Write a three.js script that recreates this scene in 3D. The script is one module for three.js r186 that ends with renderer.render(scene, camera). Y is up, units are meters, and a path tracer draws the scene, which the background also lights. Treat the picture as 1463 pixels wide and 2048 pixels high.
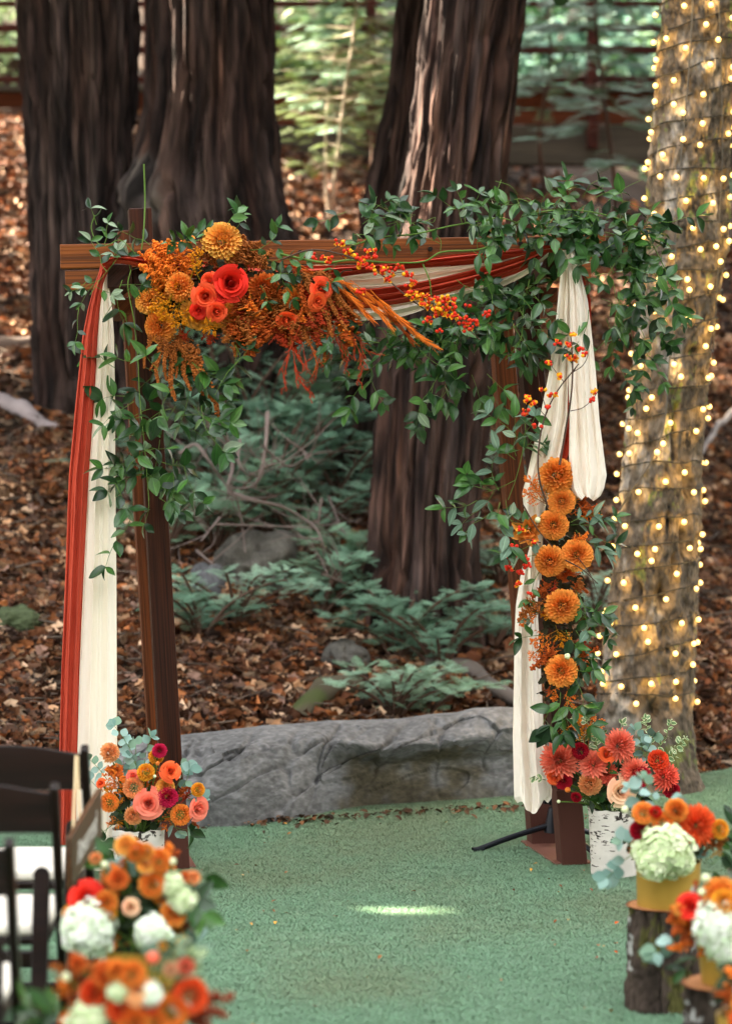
import * as THREE from 'three';
import { RoundedBoxGeometry } from 'three/addons/geometries/RoundedBoxGeometry.js';
import { mergeGeometries, mergeVertices } from 'three/addons/utils/BufferGeometryUtils.js';

// ------------------------------------------------------------------ camera, sky, sun, exposure
const F = 4800, EYE = 1.6, HORIZON = 903, CX = 731.5;          // focal length and horizon, in pixels of a 1463 x 2048 frame
const renderer = new THREE.WebGLRenderer({ antialias: true });
renderer.setSize(731, 1024);
renderer.toneMapping = THREE.LinearToneMapping;
renderer.toneMappingExposure = 19.5;
renderer.shadowMap.enabled = true;
const scene = new THREE.Scene();
const camera = new THREE.PerspectiveCamera(2 * Math.atan(1024 / F) * 180 / Math.PI, 731 / 1024, 0.1, 400);
camera.position.set(0, EYE, 0);
camera.lookAt(0, EYE, -10);
camera.setViewOffset(731, 1024, 0, (1024 - HORIZON) / 2, 731, 1024);   // level camera, shifted lens
camera.focus = 9.0;
camera.userData.fStop = 2.15;
scene.add(camera);

const SUN = new THREE.Vector3(-0.74, 0.62, -0.24).normalize();
{
  const W = 128, H = 64, data = new Float32Array(W * H * 4);
  for (let y = 0; y < H; y++) for (let x = 0; x < W; x++) {
    const up = Math.sin(((y + 0.5) / H - 0.5) * Math.PI), k = Math.max(0, up), i = (y * W + x) * 4;
    const a = Math.pow(k, 0.6), g = up < 0 ? 0.55 : 1;
    data[i] = (1.03 - 0.06 * a) * g; data[i + 1] = (1.02 - 0.03 * a) * g; data[i + 2] = (0.98 + 0.05 * a) * g; data[i + 3] = 1;
  }
  const t = new THREE.DataTexture(data, W, H, THREE.RGBAFormat, THREE.FloatType);
  t.mapping = THREE.EquirectangularReflectionMapping; t.magFilter = THREE.LinearFilter; t.needsUpdate = true;
  scene.background = t; scene.environment = t;
  scene.backgroundIntensity = 0.3; scene.environmentIntensity = 0.3;
}
const sun = new THREE.DirectionalLight(new THREE.Color(1, 0.87, 0.68), 5);
sun.position.copy(SUN).multiplyScalar(40).add(new THREE.Vector3(0, 0, -12));
sun.target.position.set(0, 0, -12);
sun.castShadow = true;
Object.assign(sun.shadow.camera, { left: -25, right: 25, top: 25, bottom: -25, near: 1, far: 90 });
sun.shadow.mapSize.set(4096, 4096);
scene.add(sun, sun.target);

// ------------------------------------------------------------------ helpers
const V = (x, y, z) => new THREE.Vector3(x, y, z);
const at = (px, py, d) => V((px - CX) * d / F, EYE + (HORIZON - py) * d / F, -d);
const dGround = (py, h = 0) => F * (EYE - h) / (py - HORIZON);
const lerp = THREE.MathUtils.lerp, clamp = THREE.MathUtils.clamp, sstep = THREE.MathUtils.smoothstep, PI = Math.PI;
const rng = (s) => () => { s = (s + 0x6d2b79f5) | 0; let t = Math.imul(s ^ (s >>> 15), 1 | s); t = (t + Math.imul(t ^ (t >>> 7), 61 | t)) ^ t; return ((t ^ (t >>> 14)) >>> 0) / 4294967296; };
let R = rng(11);
const rr = (a, b) => a + (b - a) * R();
const pick = (a) => a[Math.floor(R() * a.length)];
const h3 = (x, y, z) => { let h = Math.imul(x, 374761393) ^ Math.imul(y, 668265263) ^ Math.imul(z, 2147483647 ^ 0x5bd1e995); h = Math.imul(h ^ (h >>> 13), 1274126177); return ((h ^ (h >>> 16)) >>> 0) / 4294967296; };
function vn(x, y, z = 0) {
  const X = Math.floor(x), Y = Math.floor(y), Z = Math.floor(z); let a = x - X, b = y - Y, c = z - Z;
  a = a * a * (3 - 2 * a); b = b * b * (3 - 2 * b); c = c * c * (3 - 2 * c);
  const l = (i, j) => lerp(h3(X, Y + i, Z + j), h3(X + 1, Y + i, Z + j), a);
  return lerp(lerp(l(0, 0), l(1, 0), b), lerp(l(0, 1), l(1, 1), b), c) * 2 - 1;
}
const fbm = (x, y, z = 0, n = 4) => { let s = 0, a = 0.5; for (let i = 0; i < n; i++) { s += a * vn(x, y, z); x = x * 2.03 + 7.1; y = y * 2.03 + 3.7; z = z * 2.03 + 1.3; a *= 0.5; } return s; };
const hex = (h) => new THREE.Color(h);

class GB {                                                       // collects triangles, builds one geometry
  constructor() { this.p = []; this.c = []; this.i = []; this.u = []; }
  add(part, m, col = [1, 1, 1], tip = null) {
    const o = this.p.length / 3, p = part.p, v = GB.v;
    for (let k = 0; k < p.length; k += 3) { v.set(p[k], p[k + 1], p[k + 2]); if (m) v.applyMatrix4(m); this.p.push(v.x, v.y, v.z); const q = tip ? k / (p.length - 3) : 1; this.c.push(col[0] * lerp(tip ? tip[0] : 1, 1, q), col[1] * lerp(tip ? tip[1] : 1, 1, q), col[2] * lerp(tip ? tip[2] : 1, 1, q)); }
    if (part.u) for (const x of part.u) this.u.push(x);
    for (const k of part.i) this.i.push(k + o);
    return this;
  }
  addGeo(g, m, col) { const q = { p: g.attributes.position.array, i: g.index ? g.index.array : [...Array(g.attributes.position.count).keys()] }; return this.add(q, m, col); }
  geo() {
    const g = new THREE.BufferGeometry();
    g.setAttribute('position', new THREE.Float32BufferAttribute(this.p, 3));
    g.setAttribute('color', new THREE.Float32BufferAttribute(this.c, 3));
    if (this.u.length === this.p.length / 3 * 2) g.setAttribute('uv', new THREE.Float32BufferAttribute(this.u, 2));
    g.setIndex(this.i); g.computeVertexNormals();
    return g;
  }
}
GB.v = V(0, 0, 0);
const tmpM = new THREE.Matrix4(), tmpQ = new THREE.Quaternion();
const M4 = (pos, q, s) => new THREE.Matrix4().compose(pos, q, typeof s === 'number' ? V(s, s, s) : s);
function frame(dir, nrm) {                                         // quaternion: +x along dir, +y near nrm
  const x = dir.clone().normalize(); let z = x.clone().cross(nrm); if (z.lengthSq() < 1e-6) z = x.clone().cross(V(0.3, 0.8, 0.5)); z.normalize();
  const y = z.clone().cross(x);
  return new THREE.Quaternion().setFromRotationMatrix(new THREE.Matrix4().makeBasis(x, y, z));
}
const UPY = V(0, 1, 0);
const axisTo = (dir, spin = 0) => new THREE.Quaternion().setFromUnitVectors(UPY, dir.clone().normalize()).multiply(new THREE.Quaternion().setFromAxisAngle(UPY, spin));
function tubeP(pts, r0, r1, seg = 8, rad = 5) {                    // tapered tube as plain triangles
  const c = new THREE.CatmullRomCurve3(pts), P = [], I = [], n = Math.max(2, seg);
  let up = V(0.1, 0.2, 1);
  for (let k = 0; k <= n; k++) {
    const t = k / n, q = c.getPoint(t), T = c.getTangent(t), r = lerp(r0, r1, t);
    const a = T.clone().cross(up).normalize(), b = a.clone().cross(T).normalize(); up = b.clone();
    for (let j = 0; j < rad; j++) { const th = j / rad * 2 * PI, ca = Math.cos(th) * r, sa = Math.sin(th) * r; P.push(q.x + a.x * ca + b.x * sa, q.y + a.y * ca + b.y * sa, q.z + a.z * ca + b.z * sa); }
    if (k) for (let j = 0; j < rad; j++) { const o = (k - 1) * rad, j2 = (j + 1) % rad; I.push(o + j, o + rad + j, o + j2, o + j2, o + rad + j, o + rad + j2); }
  }
  return { p: P, i: I };
}
function gridP(nu, nv, f, uvf) {                                   // (nu+1) x (nv+1) sheet
  const p = [], i = [], u = uvf ? [] : null;
  for (let b = 0; b <= nv; b++) for (let a = 0; a <= nu; a++) { const q = f(a / nu, b / nv); p.push(q.x ?? q[0], q.y ?? q[1], q.z ?? q[2]); if (u) u.push(...uvf(a / nu, b / nv)); }
  for (let b = 0; b < nv; b++) for (let a = 0; a < nu; a++) { const o = b * (nu + 1) + a; i.push(o, o + 1, o + nu + 1, o + 1, o + nu + 2, o + nu + 1); }
  return { p, i, u };
}
const octaP = { p: [1, 0, 0, -1, 0, 0, 0, 1, 0, 0, -1, 0, 0, 0, 1, 0, 0, -1], i: [0, 2, 4, 2, 1, 4, 1, 3, 4, 3, 0, 4, 2, 0, 5, 1, 2, 5, 3, 1, 5, 0, 3, 5] };

const counts = {};
const numbered = (n) => { const k = counts[n] = (counts[n] ?? -1) + 1; return k ? n + '_' + String(k).padStart(3, '0') : n; };
function tag(o, label, category, group, kind) {
  if (label) o.userData.label = label; if (category) o.userData.category = category;
  if (group) o.userData.group = group; if (kind) o.userData.kind = kind; return o;
}
function shadows(o) { o.castShadow = true; o.receiveShadow = true; return o; }
function thing(name, label, category, pos = V(0, 0, 0), group) { const o = new THREE.Group(); o.name = numbered(name); o.position.copy(pos); scene.add(o); return tag(o, label, category, group); }
function top(name, geo, mat, label, category, group, kind) {        // a thing that is one mesh, geometry in world axes, moved to its own base
  geo.computeBoundingBox(); const b = geo.boundingBox, c = V((b.min.x + b.max.x) / 2, b.min.y, (b.min.z + b.max.z) / 2);
  geo.translate(-c.x, -c.y, -c.z);
  const m = shadows(new THREE.Mesh(geo, mat)); m.name = numbered(name); m.position.copy(c); scene.add(m); return tag(m, label, category, group, kind);
}
function struct(name, geo, mat) { const m = shadows(new THREE.Mesh(geo, mat)); m.name = name; m.userData.kind = 'structure'; scene.add(m); return m; }
function part(name, geo, mat, parent, pos, q, s) {                  // a child; pos in world axes
  const m = shadows(new THREE.Mesh(geo, mat)); m.name = name; if (pos) m.position.copy(pos); if (q) m.quaternion.copy(q); if (s !== undefined) typeof s === 'number' ? m.scale.setScalar(s) : m.scale.copy(s);
  let w = parent, off = V(0, 0, 0); while (w && w !== scene) { off.add(w.position); w = w.parent; }
  m.position.sub(off); parent.add(m); return m;
}
function instanced(name, geo, mat, list, parent, kind = 'stuff') {  // list of [matrix, colour?]
  const m = shadows(new THREE.InstancedMesh(geo, mat, list.length)); m.name = name; m.userData.kind = kind;
  let off = V(0, 0, 0); if (parent) { off = parent.position; }
  list.forEach(([mx, c], i) => { if (parent) { mx = mx.clone(); mx.elements[12] -= off.x; mx.elements[13] -= off.y; mx.elements[14] -= off.z; } m.setMatrixAt(i, mx); if (c) m.setColorAt(i, c); });
  (parent ?? scene).add(m); return m;
}
function tex(w, h, f, srgb = true, rx = 1, ry = 1) {
  const d = new Uint8Array(w * h * 4);
  for (let y = 0; y < h; y++) for (let x = 0; x < w; x++) { const c = f(x / w, y / h), i = (y * w + x) * 4; for (let k = 0; k < 3; k++) d[i + k] = clamp(Math.round((Array.isArray(c) ? c[k] : c) * 255), 0, 255); d[i + 3] = 255; }
  const t = new THREE.DataTexture(d, w, h); t.wrapS = t.wrapT = THREE.RepeatWrapping; t.magFilter = THREE.LinearFilter; t.minFilter = THREE.LinearMipmapLinearFilter; t.generateMipmaps = true;
  if (srgb) t.colorSpace = THREE.SRGBColorSpace; t.repeat.set(rx, ry); t.needsUpdate = true; return t;
}
const mat = (o) => new THREE.MeshPhysicalMaterial({ roughness: 0.85, specularIntensity: 0.35, side: THREE.DoubleSide, ...o });
const pnoise = (u, v, nu, nv, seed = 0) => {                          // tiling value noise
  const x = u * nu, y = v * nv, X = Math.floor(x), Y = Math.floor(y); let a = x - X, b = y - Y; a = a * a * (3 - 2 * a); b = b * b * (3 - 2 * b);
  const q = (i, j) => h3(((X + i) % nu + nu) % nu, ((Y + j) % nv + nv) % nv, seed);
  return lerp(lerp(q(0, 0), q(1, 0), a), lerp(q(0, 1), q(1, 1), a), b);
};
const pf = (u, v, nu, nv, seed, n = 4) => { let s = 0, a = 0.5; for (let i = 0; i < n; i++) { s += a * pnoise(u, v, nu << i, nv << i, seed + i * 17); a *= 0.5; } return s; };

// ------------------------------------------------------------------ textures and materials
const grainT = tex(256, 256, (u, v) => { const g = pf(u, v, 3, 40, 3, 4), k = pnoise(u, v, 4, 128, 9), q = 0.42 + 0.82 * g + 0.2 * (k - 0.5); return [q, q * 0.96, q * 0.92]; });
const grainB = tex(256, 256, (u, v) => pf(u, v, 3, 60, 5, 4), false);
const fineB = tex(256, 256, (u, v) => pf(u, v, 24, 24, 8, 4), false);
const barkB = tex(256, 512, (u, v) => pf(u, v, 24, 5, 21, 5), false);
const barkC = tex(256, 512, (u, v) => { const a = pf(u, v, 14, 3, 31, 5), b = pf(u, v, 30, 8, 35, 4), q = 0.5 + 0.7 * (a - 0.45) + 0.75 * (b - 0.45); return [q * 1.02, q * (0.95 + 0.08 * (a - 0.5)), q * 0.95]; });
const rockC = tex(512, 512, (u, v) => { const a = pf(u, v, 6, 6, 41, 6), b = pf(u, v, 48, 48, 47, 3), q = 0.8 + 0.25 * (a - 0.48) + 0.4 * (b - 0.45); return [q, q, q]; });
const rockB = tex(512, 512, (u, v) => 0.7 * pf(u, v, 10, 16, 51, 6) + 0.3 * pf(u, v, 60, 60, 52, 3), false);
const weaveB = tex(128, 128, (u, v) => 0.5 + 0.25 * Math.sin(u * 64 * PI) + 0.25 * Math.sin(v * 64 * PI), false);
const crinkB = tex(256, 256, (u, v) => pf(u, v, 28, 5, 61, 5), false);
const leafC = tex(64, 64, (u, v) => { const m = Math.abs(v - 0.5), rib = m < 0.035 ? 0.24 : 0, vein = Math.abs(((u * 7 + m * 5) % 1) - 0.5) < 0.09 ? 0.07 : 0, q = 0.78 + 0.25 * (pf(u, v, 5, 5, 71, 3) - 0.45) + rib + vein; return [q, q, q]; });

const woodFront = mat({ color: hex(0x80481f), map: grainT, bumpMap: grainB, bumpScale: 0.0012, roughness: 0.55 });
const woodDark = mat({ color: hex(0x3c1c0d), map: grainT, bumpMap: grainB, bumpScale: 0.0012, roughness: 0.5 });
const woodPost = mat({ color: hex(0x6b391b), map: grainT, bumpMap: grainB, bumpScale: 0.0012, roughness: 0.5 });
const footMat = mat({ color: hex(0x4a2a22), bumpMap: fineB, bumpScale: 0.0008, roughness: 0.6 });
const stemMat = mat({ color: hex(0x55702f), roughness: 0.6 });
const stemDark = mat({ color: hex(0x3a3020), roughness: 0.8 });
const twigMat = mat({ color: hex(0x4d3a30), roughness: 0.85 });
const leafMats = [0x264a1e, 0x335f26, 0x1e3d1a, 0x4a7a30, 0x38602c, 0x55803a].map((c) => mat({ color: hex(c), map: leafC, roughness: 0.38, specularIntensity: 0.75, transmission: 0.12, thickness: 0 }));
const leafPale = mat({ color: hex(0x9db191), map: leafC, roughness: 0.5, transmission: 0.15, thickness: 0 });
const sageMats = [0x6f8c74, 0x7f9a80].map((c) => mat({ color: hex(c), map: leafC, roughness: 0.55, transmission: 0.12, thickness: 0 }));
const eucMats = [0x7f9c92, 0x92ada4, 0x66857a, 0x728f78].map((c) => mat({ color: hex(c), roughness: 0.6, transmission: 0.1, thickness: 0 }));
const petalM = (c, o = {}) => mat({ color: hex(c), vertexColors: true, roughness: 0.7, transmission: 0.1, thickness: 0, specularIntensity: 0.4, ...o });
const PM = {
  orange: petalM(0xf9a548), gold: petalM(0xfbbc58), amber: petalM(0xf2a444), peach: petalM(0xf7b578), rust: petalM(0xe88038), salmon: petalM(0xf78a70), coral: petalM(0xf6735c),
  red: petalM(0xe02d1c), redorange: petalM(0xf25a30), crimson: petalM(0xb5102c), magenta: petalM(0xc4184a), blush: petalM(0xf8cfa8), yellow: petalM(0xf9ba38), white: petalM(0xf4f4ec), lime: petalM(0xe6eac8), flame: petalM(0xf46a34),
};
const SM = {
  rust: mat({ color: hex(0xa84c1a), vertexColors: true }), brown: mat({ color: hex(0x9c5826), vertexColors: true }), gold: mat({ color: hex(0xd98a12), vertexColors: true }), orange: mat({ color: hex(0xe57a28), vertexColors: true }),
  dark: mat({ color: hex(0x8a2f14), vertexColors: true }), darkred: mat({ color: hex(0xa5361a), vertexColors: true }), ochre: mat({ color: hex(0xc07a10), vertexColors: true }),
};

// ------------------------------------------------------------------ plant pieces (unit size)
function petalP(len, wid, curl, cup, blunt = 0.55, n = 3) {
  return gridP(2, n, (a, v) => { const u = a * 2 - 1, w = wid * Math.pow(Math.sin(PI * clamp(0.1 + 0.84 * v, 0, 1)), blunt); return [v * len, curl * v * v * len + cup * u * u * w, u * w]; });
}
const rotY = (a) => new THREE.Matrix4().makeRotationY(a), rotZ = (a) => new THREE.Matrix4().makeRotationZ(a), trn = (x, y, z) => new THREE.Matrix4().makeTranslation(x, y, z);
function dahlia(seed, N = 120, pol = 112, pom = 0, pointy = 0.55, wide = 1, long = 1) {
  const r = rng(seed), g = new GB();
  for (let i = 0; i < N; i++) {
    const t = Math.sqrt((i + 0.5) / N), f = t * pol * PI / 180, e = PI / 2 - f * (pom ? 0.95 : 0.86) + (r() - 0.5) * 0.14, L = long * lerp(0.2, pom ? 0.42 : 0.6, Math.pow(t, 0.9)) * (0.92 + 0.16 * r());
    const P = petalP(L, lerp(0.075, pom ? 0.15 : 0.165, t) * wide, pom ? 0.3 : lerp(0.45, -0.16, t), lerp(1.6, 0.9, t), pointy, 4);
    const m = rotY(i * 2.39996).multiply(trn(Math.sin(f) * (pom ? 0.56 : 0.4 / Math.max(0.8, long)), Math.cos(f) * (pom ? 0.5 : 0.34) - 0.05, 0)).multiply(rotZ(e));
    const k = 0.76 + 0.34 * r(), w = lerp(0.86, 1.04, t) * (0.94 + 0.12 * r());
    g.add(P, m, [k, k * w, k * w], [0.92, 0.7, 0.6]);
  }
  for (let j = 0; j < 8; j++) g.add(petalP(0.4, 0.16, 0.2, 0.4), rotY(j * 0.79).multiply(trn(0.08, -0.3, 0)).multiply(rotZ(-0.35)), [0.25, 0.5, 0.5]);
  return g.geo();
}
function rose(seed, N = 16, open = 1, close = 0) {
  const r = rng(seed), g = new GB();
  for (let k = 0; k < N; k++) {
    const t = k / (N - 1), rad = 0.04 + 0.62 * Math.pow(t, 0.85), A = lerp(2.3, 0.9, Math.pow(t, 0.7)), Hh = lerp(0.98, 0.6, Math.pow(t, 1.2)) * (0.94 + 0.12 * r()), flare = open * Math.pow(t, 1.3) * 0.46, rot = k * 2.2 + r() * 0.5, ph = r() * 9, tiltR = (r() - 0.5) * 0.14;
    const P = gridP(8, 6, (a, v) => {
      const w = (a * 2 - 1), th = w * A, rim = 1 - 0.3 * w * w - 0.06 * Math.sin(w * 5 + ph) + 0.1 * (1 - Math.abs(w)) * t, shut = (1 - t) * (1 - t) * 0.78 + close * 0.42 * (1 - 0.3 * t);
      const rr0 = rad * (0.3 + 0.75 * Math.pow(v, 0.5)) * (1 - shut * v * v) + flare * Math.pow(v, 3) + 0.05 * t * Math.abs(w) * v;
      return [Math.cos(th) * rr0, (Hh * v - flare * 0.62 * Math.pow(v, 4)) * rim - 0.2 + tiltR * v, Math.sin(th) * rr0];
    });
    const c = 0.78 + 0.32 * r(), q = lerp(0.82, 1.06, r()); g.add(P, rotY(rot), [c, c * q, c * q]);
  }
  for (let j = 0; j < 5; j++) g.add(petalP(0.55, 0.12, 0.1, 0.3), rotY(j * 1.26).multiply(trn(0.1, -0.28, 0)).multiply(rotZ(-0.1)), [0.3, 0.9, 0.6]);
  return g.geo();
}
function hydrangea(seed, N = 280) {
  const r = rng(seed), g = new GB(), pet = petalP(1, 0.6, -0.25, 0.2, 0.5, 3), lump = (d) => 0.84 + 0.2 * vn(d.x * 1.9 + seed, d.y * 1.9, d.z * 1.9) + 0.1 * vn(d.x * 5 + seed, d.y * 5, d.z * 5);
  const ico = new THREE.IcosahedronGeometry(1, 3), q0 = ico.attributes.position; for (let i = 0; i < q0.count; i++) { const d = V(q0.getX(i), q0.getY(i), q0.getZ(i)).normalize(), k = lump(d) - 0.12; q0.setXYZ(i, d.x * k, d.y * k, d.z * k); } g.addGeo(ico, null, [0.7, 0.78, 0.58]);
  for (let i = 0; i < N; i++) {
    const y = 1 - 1.75 * (i + 0.5) / N, a = i * 2.39996, s = Math.sqrt(Math.max(0, 1 - y * y)), d = V(Math.cos(a) * s, y, Math.sin(a) * s), rad = lump(d) + 0.07 * (r() - 0.4);
    const m = M4(d.clone().multiplyScalar(rad), axisTo(d.clone().add(V(r() - 0.5, r() - 0.5, r() - 0.5).multiplyScalar(1.1)), r() * 6), 0.098 + 0.03 * r());
    const c = 0.84 + 0.18 * r(), gr = r() * 0.16;
    for (let k = 0; k < 4; k++) g.add(pet, m.clone().multiply(rotY(k * PI / 2)).multiply(rotZ(0.35)), [c * (1 - gr), c, c * (1 - gr * 1.6)]);
  }
  return g.geo();
}
function bud(seed) { const g = new GB(), r = rng(seed); g.addGeo(new THREE.SphereGeometry(0.8, 12, 9), new THREE.Matrix4().makeScale(1, 0.9, 1)); for (let i = 0; i < 9; i++) g.add(gridP(2, 5, (a, v) => { const u = (a * 2 - 1) * 0.36 * Math.sin(PI * (0.15 + 0.75 * v)), f = lerp(2.6, 0.35, v), q = 0.84 + 0.05 * (i % 2); return [Math.sin(f) * Math.cos(u) * q, Math.cos(f) * q * 0.92, Math.sin(f) * Math.sin(u) * q]; }), rotY(i * 0.7 + 0.2 * r()), [0.85 + 0.2 * r(), 0.95, 0.8]); return g.geo(); }
const G = {
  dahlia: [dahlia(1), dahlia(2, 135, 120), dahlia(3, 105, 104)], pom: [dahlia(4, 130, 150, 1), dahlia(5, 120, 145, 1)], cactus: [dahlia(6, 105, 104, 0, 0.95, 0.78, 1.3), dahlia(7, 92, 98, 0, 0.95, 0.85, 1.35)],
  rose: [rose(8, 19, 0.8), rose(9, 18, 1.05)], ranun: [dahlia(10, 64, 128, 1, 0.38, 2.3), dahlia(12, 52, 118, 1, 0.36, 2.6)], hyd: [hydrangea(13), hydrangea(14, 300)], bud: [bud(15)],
};
function leafGeo(w, pow, bend, fold, wave = 0, n = 6) {
  const g = new GB();
  g.add(gridP(2, n, (a, v) => { const u = a * 2 - 1, ww = w * Math.pow(Math.sin(PI * Math.pow(clamp(v, 0.015, 0.985), pow)), 0.85); return [v, -bend * v * v + Math.abs(u) * fold * ww + wave * Math.sin(v * 7 + u * 2) * 0.03, u * ww]; }, (a, v) => [v, a]));
  return g.geo();
}
const LG = { vine: [leafGeo(0.24, 0.85, 0.18, 0.35), leafGeo(0.27, 0.8, 0.05, 0.2, 1), leafGeo(0.22, 0.9, 0.32, 0.5), leafGeo(0.29, 0.78, -0.1, 0.3, 1)], euc: [leafGeo(0.44, 0.95, 0.1, 0.12), leafGeo(0.4, 1, 0.2, 0.2), leafGeo(0.47, 0.9, -0.05, 0.1)], narrow: [leafGeo(0.15, 0.9, 0.2, 0.3), leafGeo(0.17, 0.85, 0.3, 0.3)], pit: [leafGeo(0.3, 1, 0.15, 0.15, 1), leafGeo(0.33, 0.95, -0.05, 0.2, 1)] };

// sprays, unit length along +y
function beadLine(g, r, pts, n, rad, size, cols, dens = 1) {
  const c = new THREE.CatmullRomCurve3(pts);
  for (let i = 0; i < n; i++) { const t = (i + r() * 0.8) / n, q = c.getPoint(Math.min(t, 1)), w = rad * (1 - 0.6 * t) * dens; q.add(V(r() - 0.5, r() - 0.5, r() - 0.5).multiplyScalar(2 * w)); const s = size * (0.6 + 0.8 * r()), k = 0.7 + 0.6 * r(), cc = cols(r()); g.add(octaP, M4(q, tmpQ.setFromEuler(new THREE.Euler(r() * 6, r() * 6, 0)), V(s, s * (0.7 + 0.7 * r()), s)), [k * cc[0], k * cc[1], k * cc[2]]); }
}
const plainC = () => [1, 1, 1];
function plume(seed, side = 30, reach = 0.3, bead = 0.021, bpl = 17, droop = 0.1) {  // dense branched panicle
  const r = rng(seed), g = new GB(), spine = [V(0, 0, 0), V(0.03, 0.35, 0.02), V(0.02 + droop * 0.5, 0.7, 0), V(droop * 1.2, 1, 0.02)], c = new THREE.CatmullRomCurve3(spine);
  g.add(tubeP(spine, 0.012, 0.005, 8, 4), null, [0.5, 0.6, 0.4]);
  beadLine(g, r, spine, 40, 0.03, bead, plainC);
  for (let k = 0; k < side; k++) {
    const t = 0.22 + 0.76 * k / side, q = c.getPoint(t), a = r() * 2 * PI, L = reach * (1.15 - t) * (0.7 + 0.6 * r()), d = V(Math.cos(a), 0.75 + 0.4 * r(), Math.sin(a)).normalize();
    const e = q.clone().addScaledVector(d, L), mid = q.clone().lerp(e, 0.55).add(V(0, 0.03, 0)); e.y -= L * 0.15;
    beadLine(g, r, [q, mid, e], bpl, 0.022, bead, plainC);
  }
  return g.geo();
}
function airy(seed, side = 16, reach = 0.34) {                         // goldenrod-like airy spray
  const r = rng(seed), g = new GB(), spine = [V(0, 0, 0), V(0.02, 0.4, 0.01), V(-0.02, 0.75, 0.02), V(0.05, 1, 0)], c = new THREE.CatmullRomCurve3(spine);
  g.add(tubeP(spine, 0.011, 0.004, 8, 4), null, [0.32, 0.5, 0.3]);
  for (let k = 0; k < side; k++) {
    const t = 0.2 + 0.78 * k / side, q = c.getPoint(t), a = r() * 2 * PI, L = reach * (1.2 - t) * (0.6 + 0.7 * r()), d = V(Math.cos(a), 0.5 + 0.5 * r(), Math.sin(a)).normalize(), e = q.clone().addScaledVector(d, L);
    g.add(tubeP([q, q.clone().lerp(e, 0.5).add(V(0, 0.02, 0)), e], 0.005, 0.002, 3, 3), null, [0.35, 0.5, 0.3]);
    for (let j = 0; j < 4; j++) { const b = q.clone().lerp(e, 0.35 + 0.65 * j / 3); const u = V(r() - 0.5, r(), r() - 0.5).normalize(); beadLine(g, r, [b, b.clone().addScaledVector(u, 0.03), b.clone().addScaledVector(u, 0.06)], 8, 0.02, 0.013, plainC); }
  }
  return g.geo();
}
function tassel(seed) {                                               // hanging rope of amaranth
  const r = rng(seed), g = new GB(), spine = [V(0, 0, 0), V(0.03, 0.3, 0.02), V(-0.02, 0.65, 0), V(0.05, 1, 0.02)];
  g.add(tubeP(spine, 0.02, 0.008, 8, 5), null, [0.8, 0.7, 0.6]);
  beadLine(g, r, spine, 330, 0.045, 0.02, plainC, 1.1); beadLine(g, r, spine.slice(0, 3), 130, 0.06, 0.02, plainC);
  return g.geo();
}
function feather(seed) {                                              // soft grassy plume of fine strands
  const r = rng(seed), g = new GB(), spine = [V(0, 0, 0), V(0.02, 0.35, 0), V(0.06, 0.7, 0.02), V(0.14, 1, 0.02)], c = new THREE.CatmullRomCurve3(spine);
  g.add(tubeP(spine, 0.01, 0.003, 8, 4), null, [0.8, 0.8, 0.6]);
  for (let k = 0; k < 150; k++) { const t = 0.12 + 0.85 * r(), q = c.getPoint(t), a = r() * 2 * PI, d = c.getTangent(t).multiplyScalar(1.6).add(V(Math.cos(a), 0, Math.sin(a)).multiplyScalar(0.5)).normalize(), k2 = 0.7 + 0.6 * r(); const L = 0.12 + 0.1 * r(); g.add(petalP(L, 0.006, 0, 0, 0.6, 2), M4(q, frame(d, V(r() - 0.5, r() - 0.5, r() - 0.5)), 1), [k2, k2, k2]); }
  return g.geo();
}
function spiky(seed) {                                                // red branching stems with short needles
  const r = rng(seed), g = new GB();
  const arm = (a, b, lv) => { const mid = a.clone().lerp(b, 0.5).add(V(r() - 0.5, r() - 0.5, r() - 0.5).multiplyScalar(0.07)), L = a.distanceTo(b); g.add(tubeP([a, mid, b], 0.009, 0.004, 5, 4)); const c = new THREE.CatmullRomCurve3([a, mid, b]); for (let i = 0; i < L * 75; i++) { const t = r(), q = c.getPoint(t), d = c.getTangent(t).add(V(r() - 0.5, r() - 0.5, r() - 0.5).multiplyScalar(1.7)).normalize(), k = 0.7 + 0.7 * r(); g.add(petalP(0.05, 0.005, 0, 0, 0.6, 1), M4(q, frame(d, V(0, 0.3, 1)), 1), [k, k, k]); } if (lv) for (let i = 0; i < 3; i++) { const q = c.getPoint(0.35 + 0.25 * i), d = c.getTangent(0.5).add(V(r() - 0.5, (r() - 0.5) * 0.4, r() - 0.5).multiplyScalar(1.6)).normalize(); arm(q, q.clone().addScaledVector(d, L * (0.3 + 0.2 * r())), lv - 1); } };
  arm(V(0, 0, 0), V(0.06, 1, 0), 2); return g.geo();
}
const SG = { plume: [plume(21), plume(22, 34, 0.26, 0.023, 15, -0.08), plume(23, 26, 0.34, 0.02, 18, 0.2)], airy: [airy(24), airy(25, 18, 0.3), airy(26, 14, 0.4)], tassel: [tassel(27), tassel(28)], feather: [feather(29), feather(30)], spiky: [spiky(31), spiky(32)] };

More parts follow.
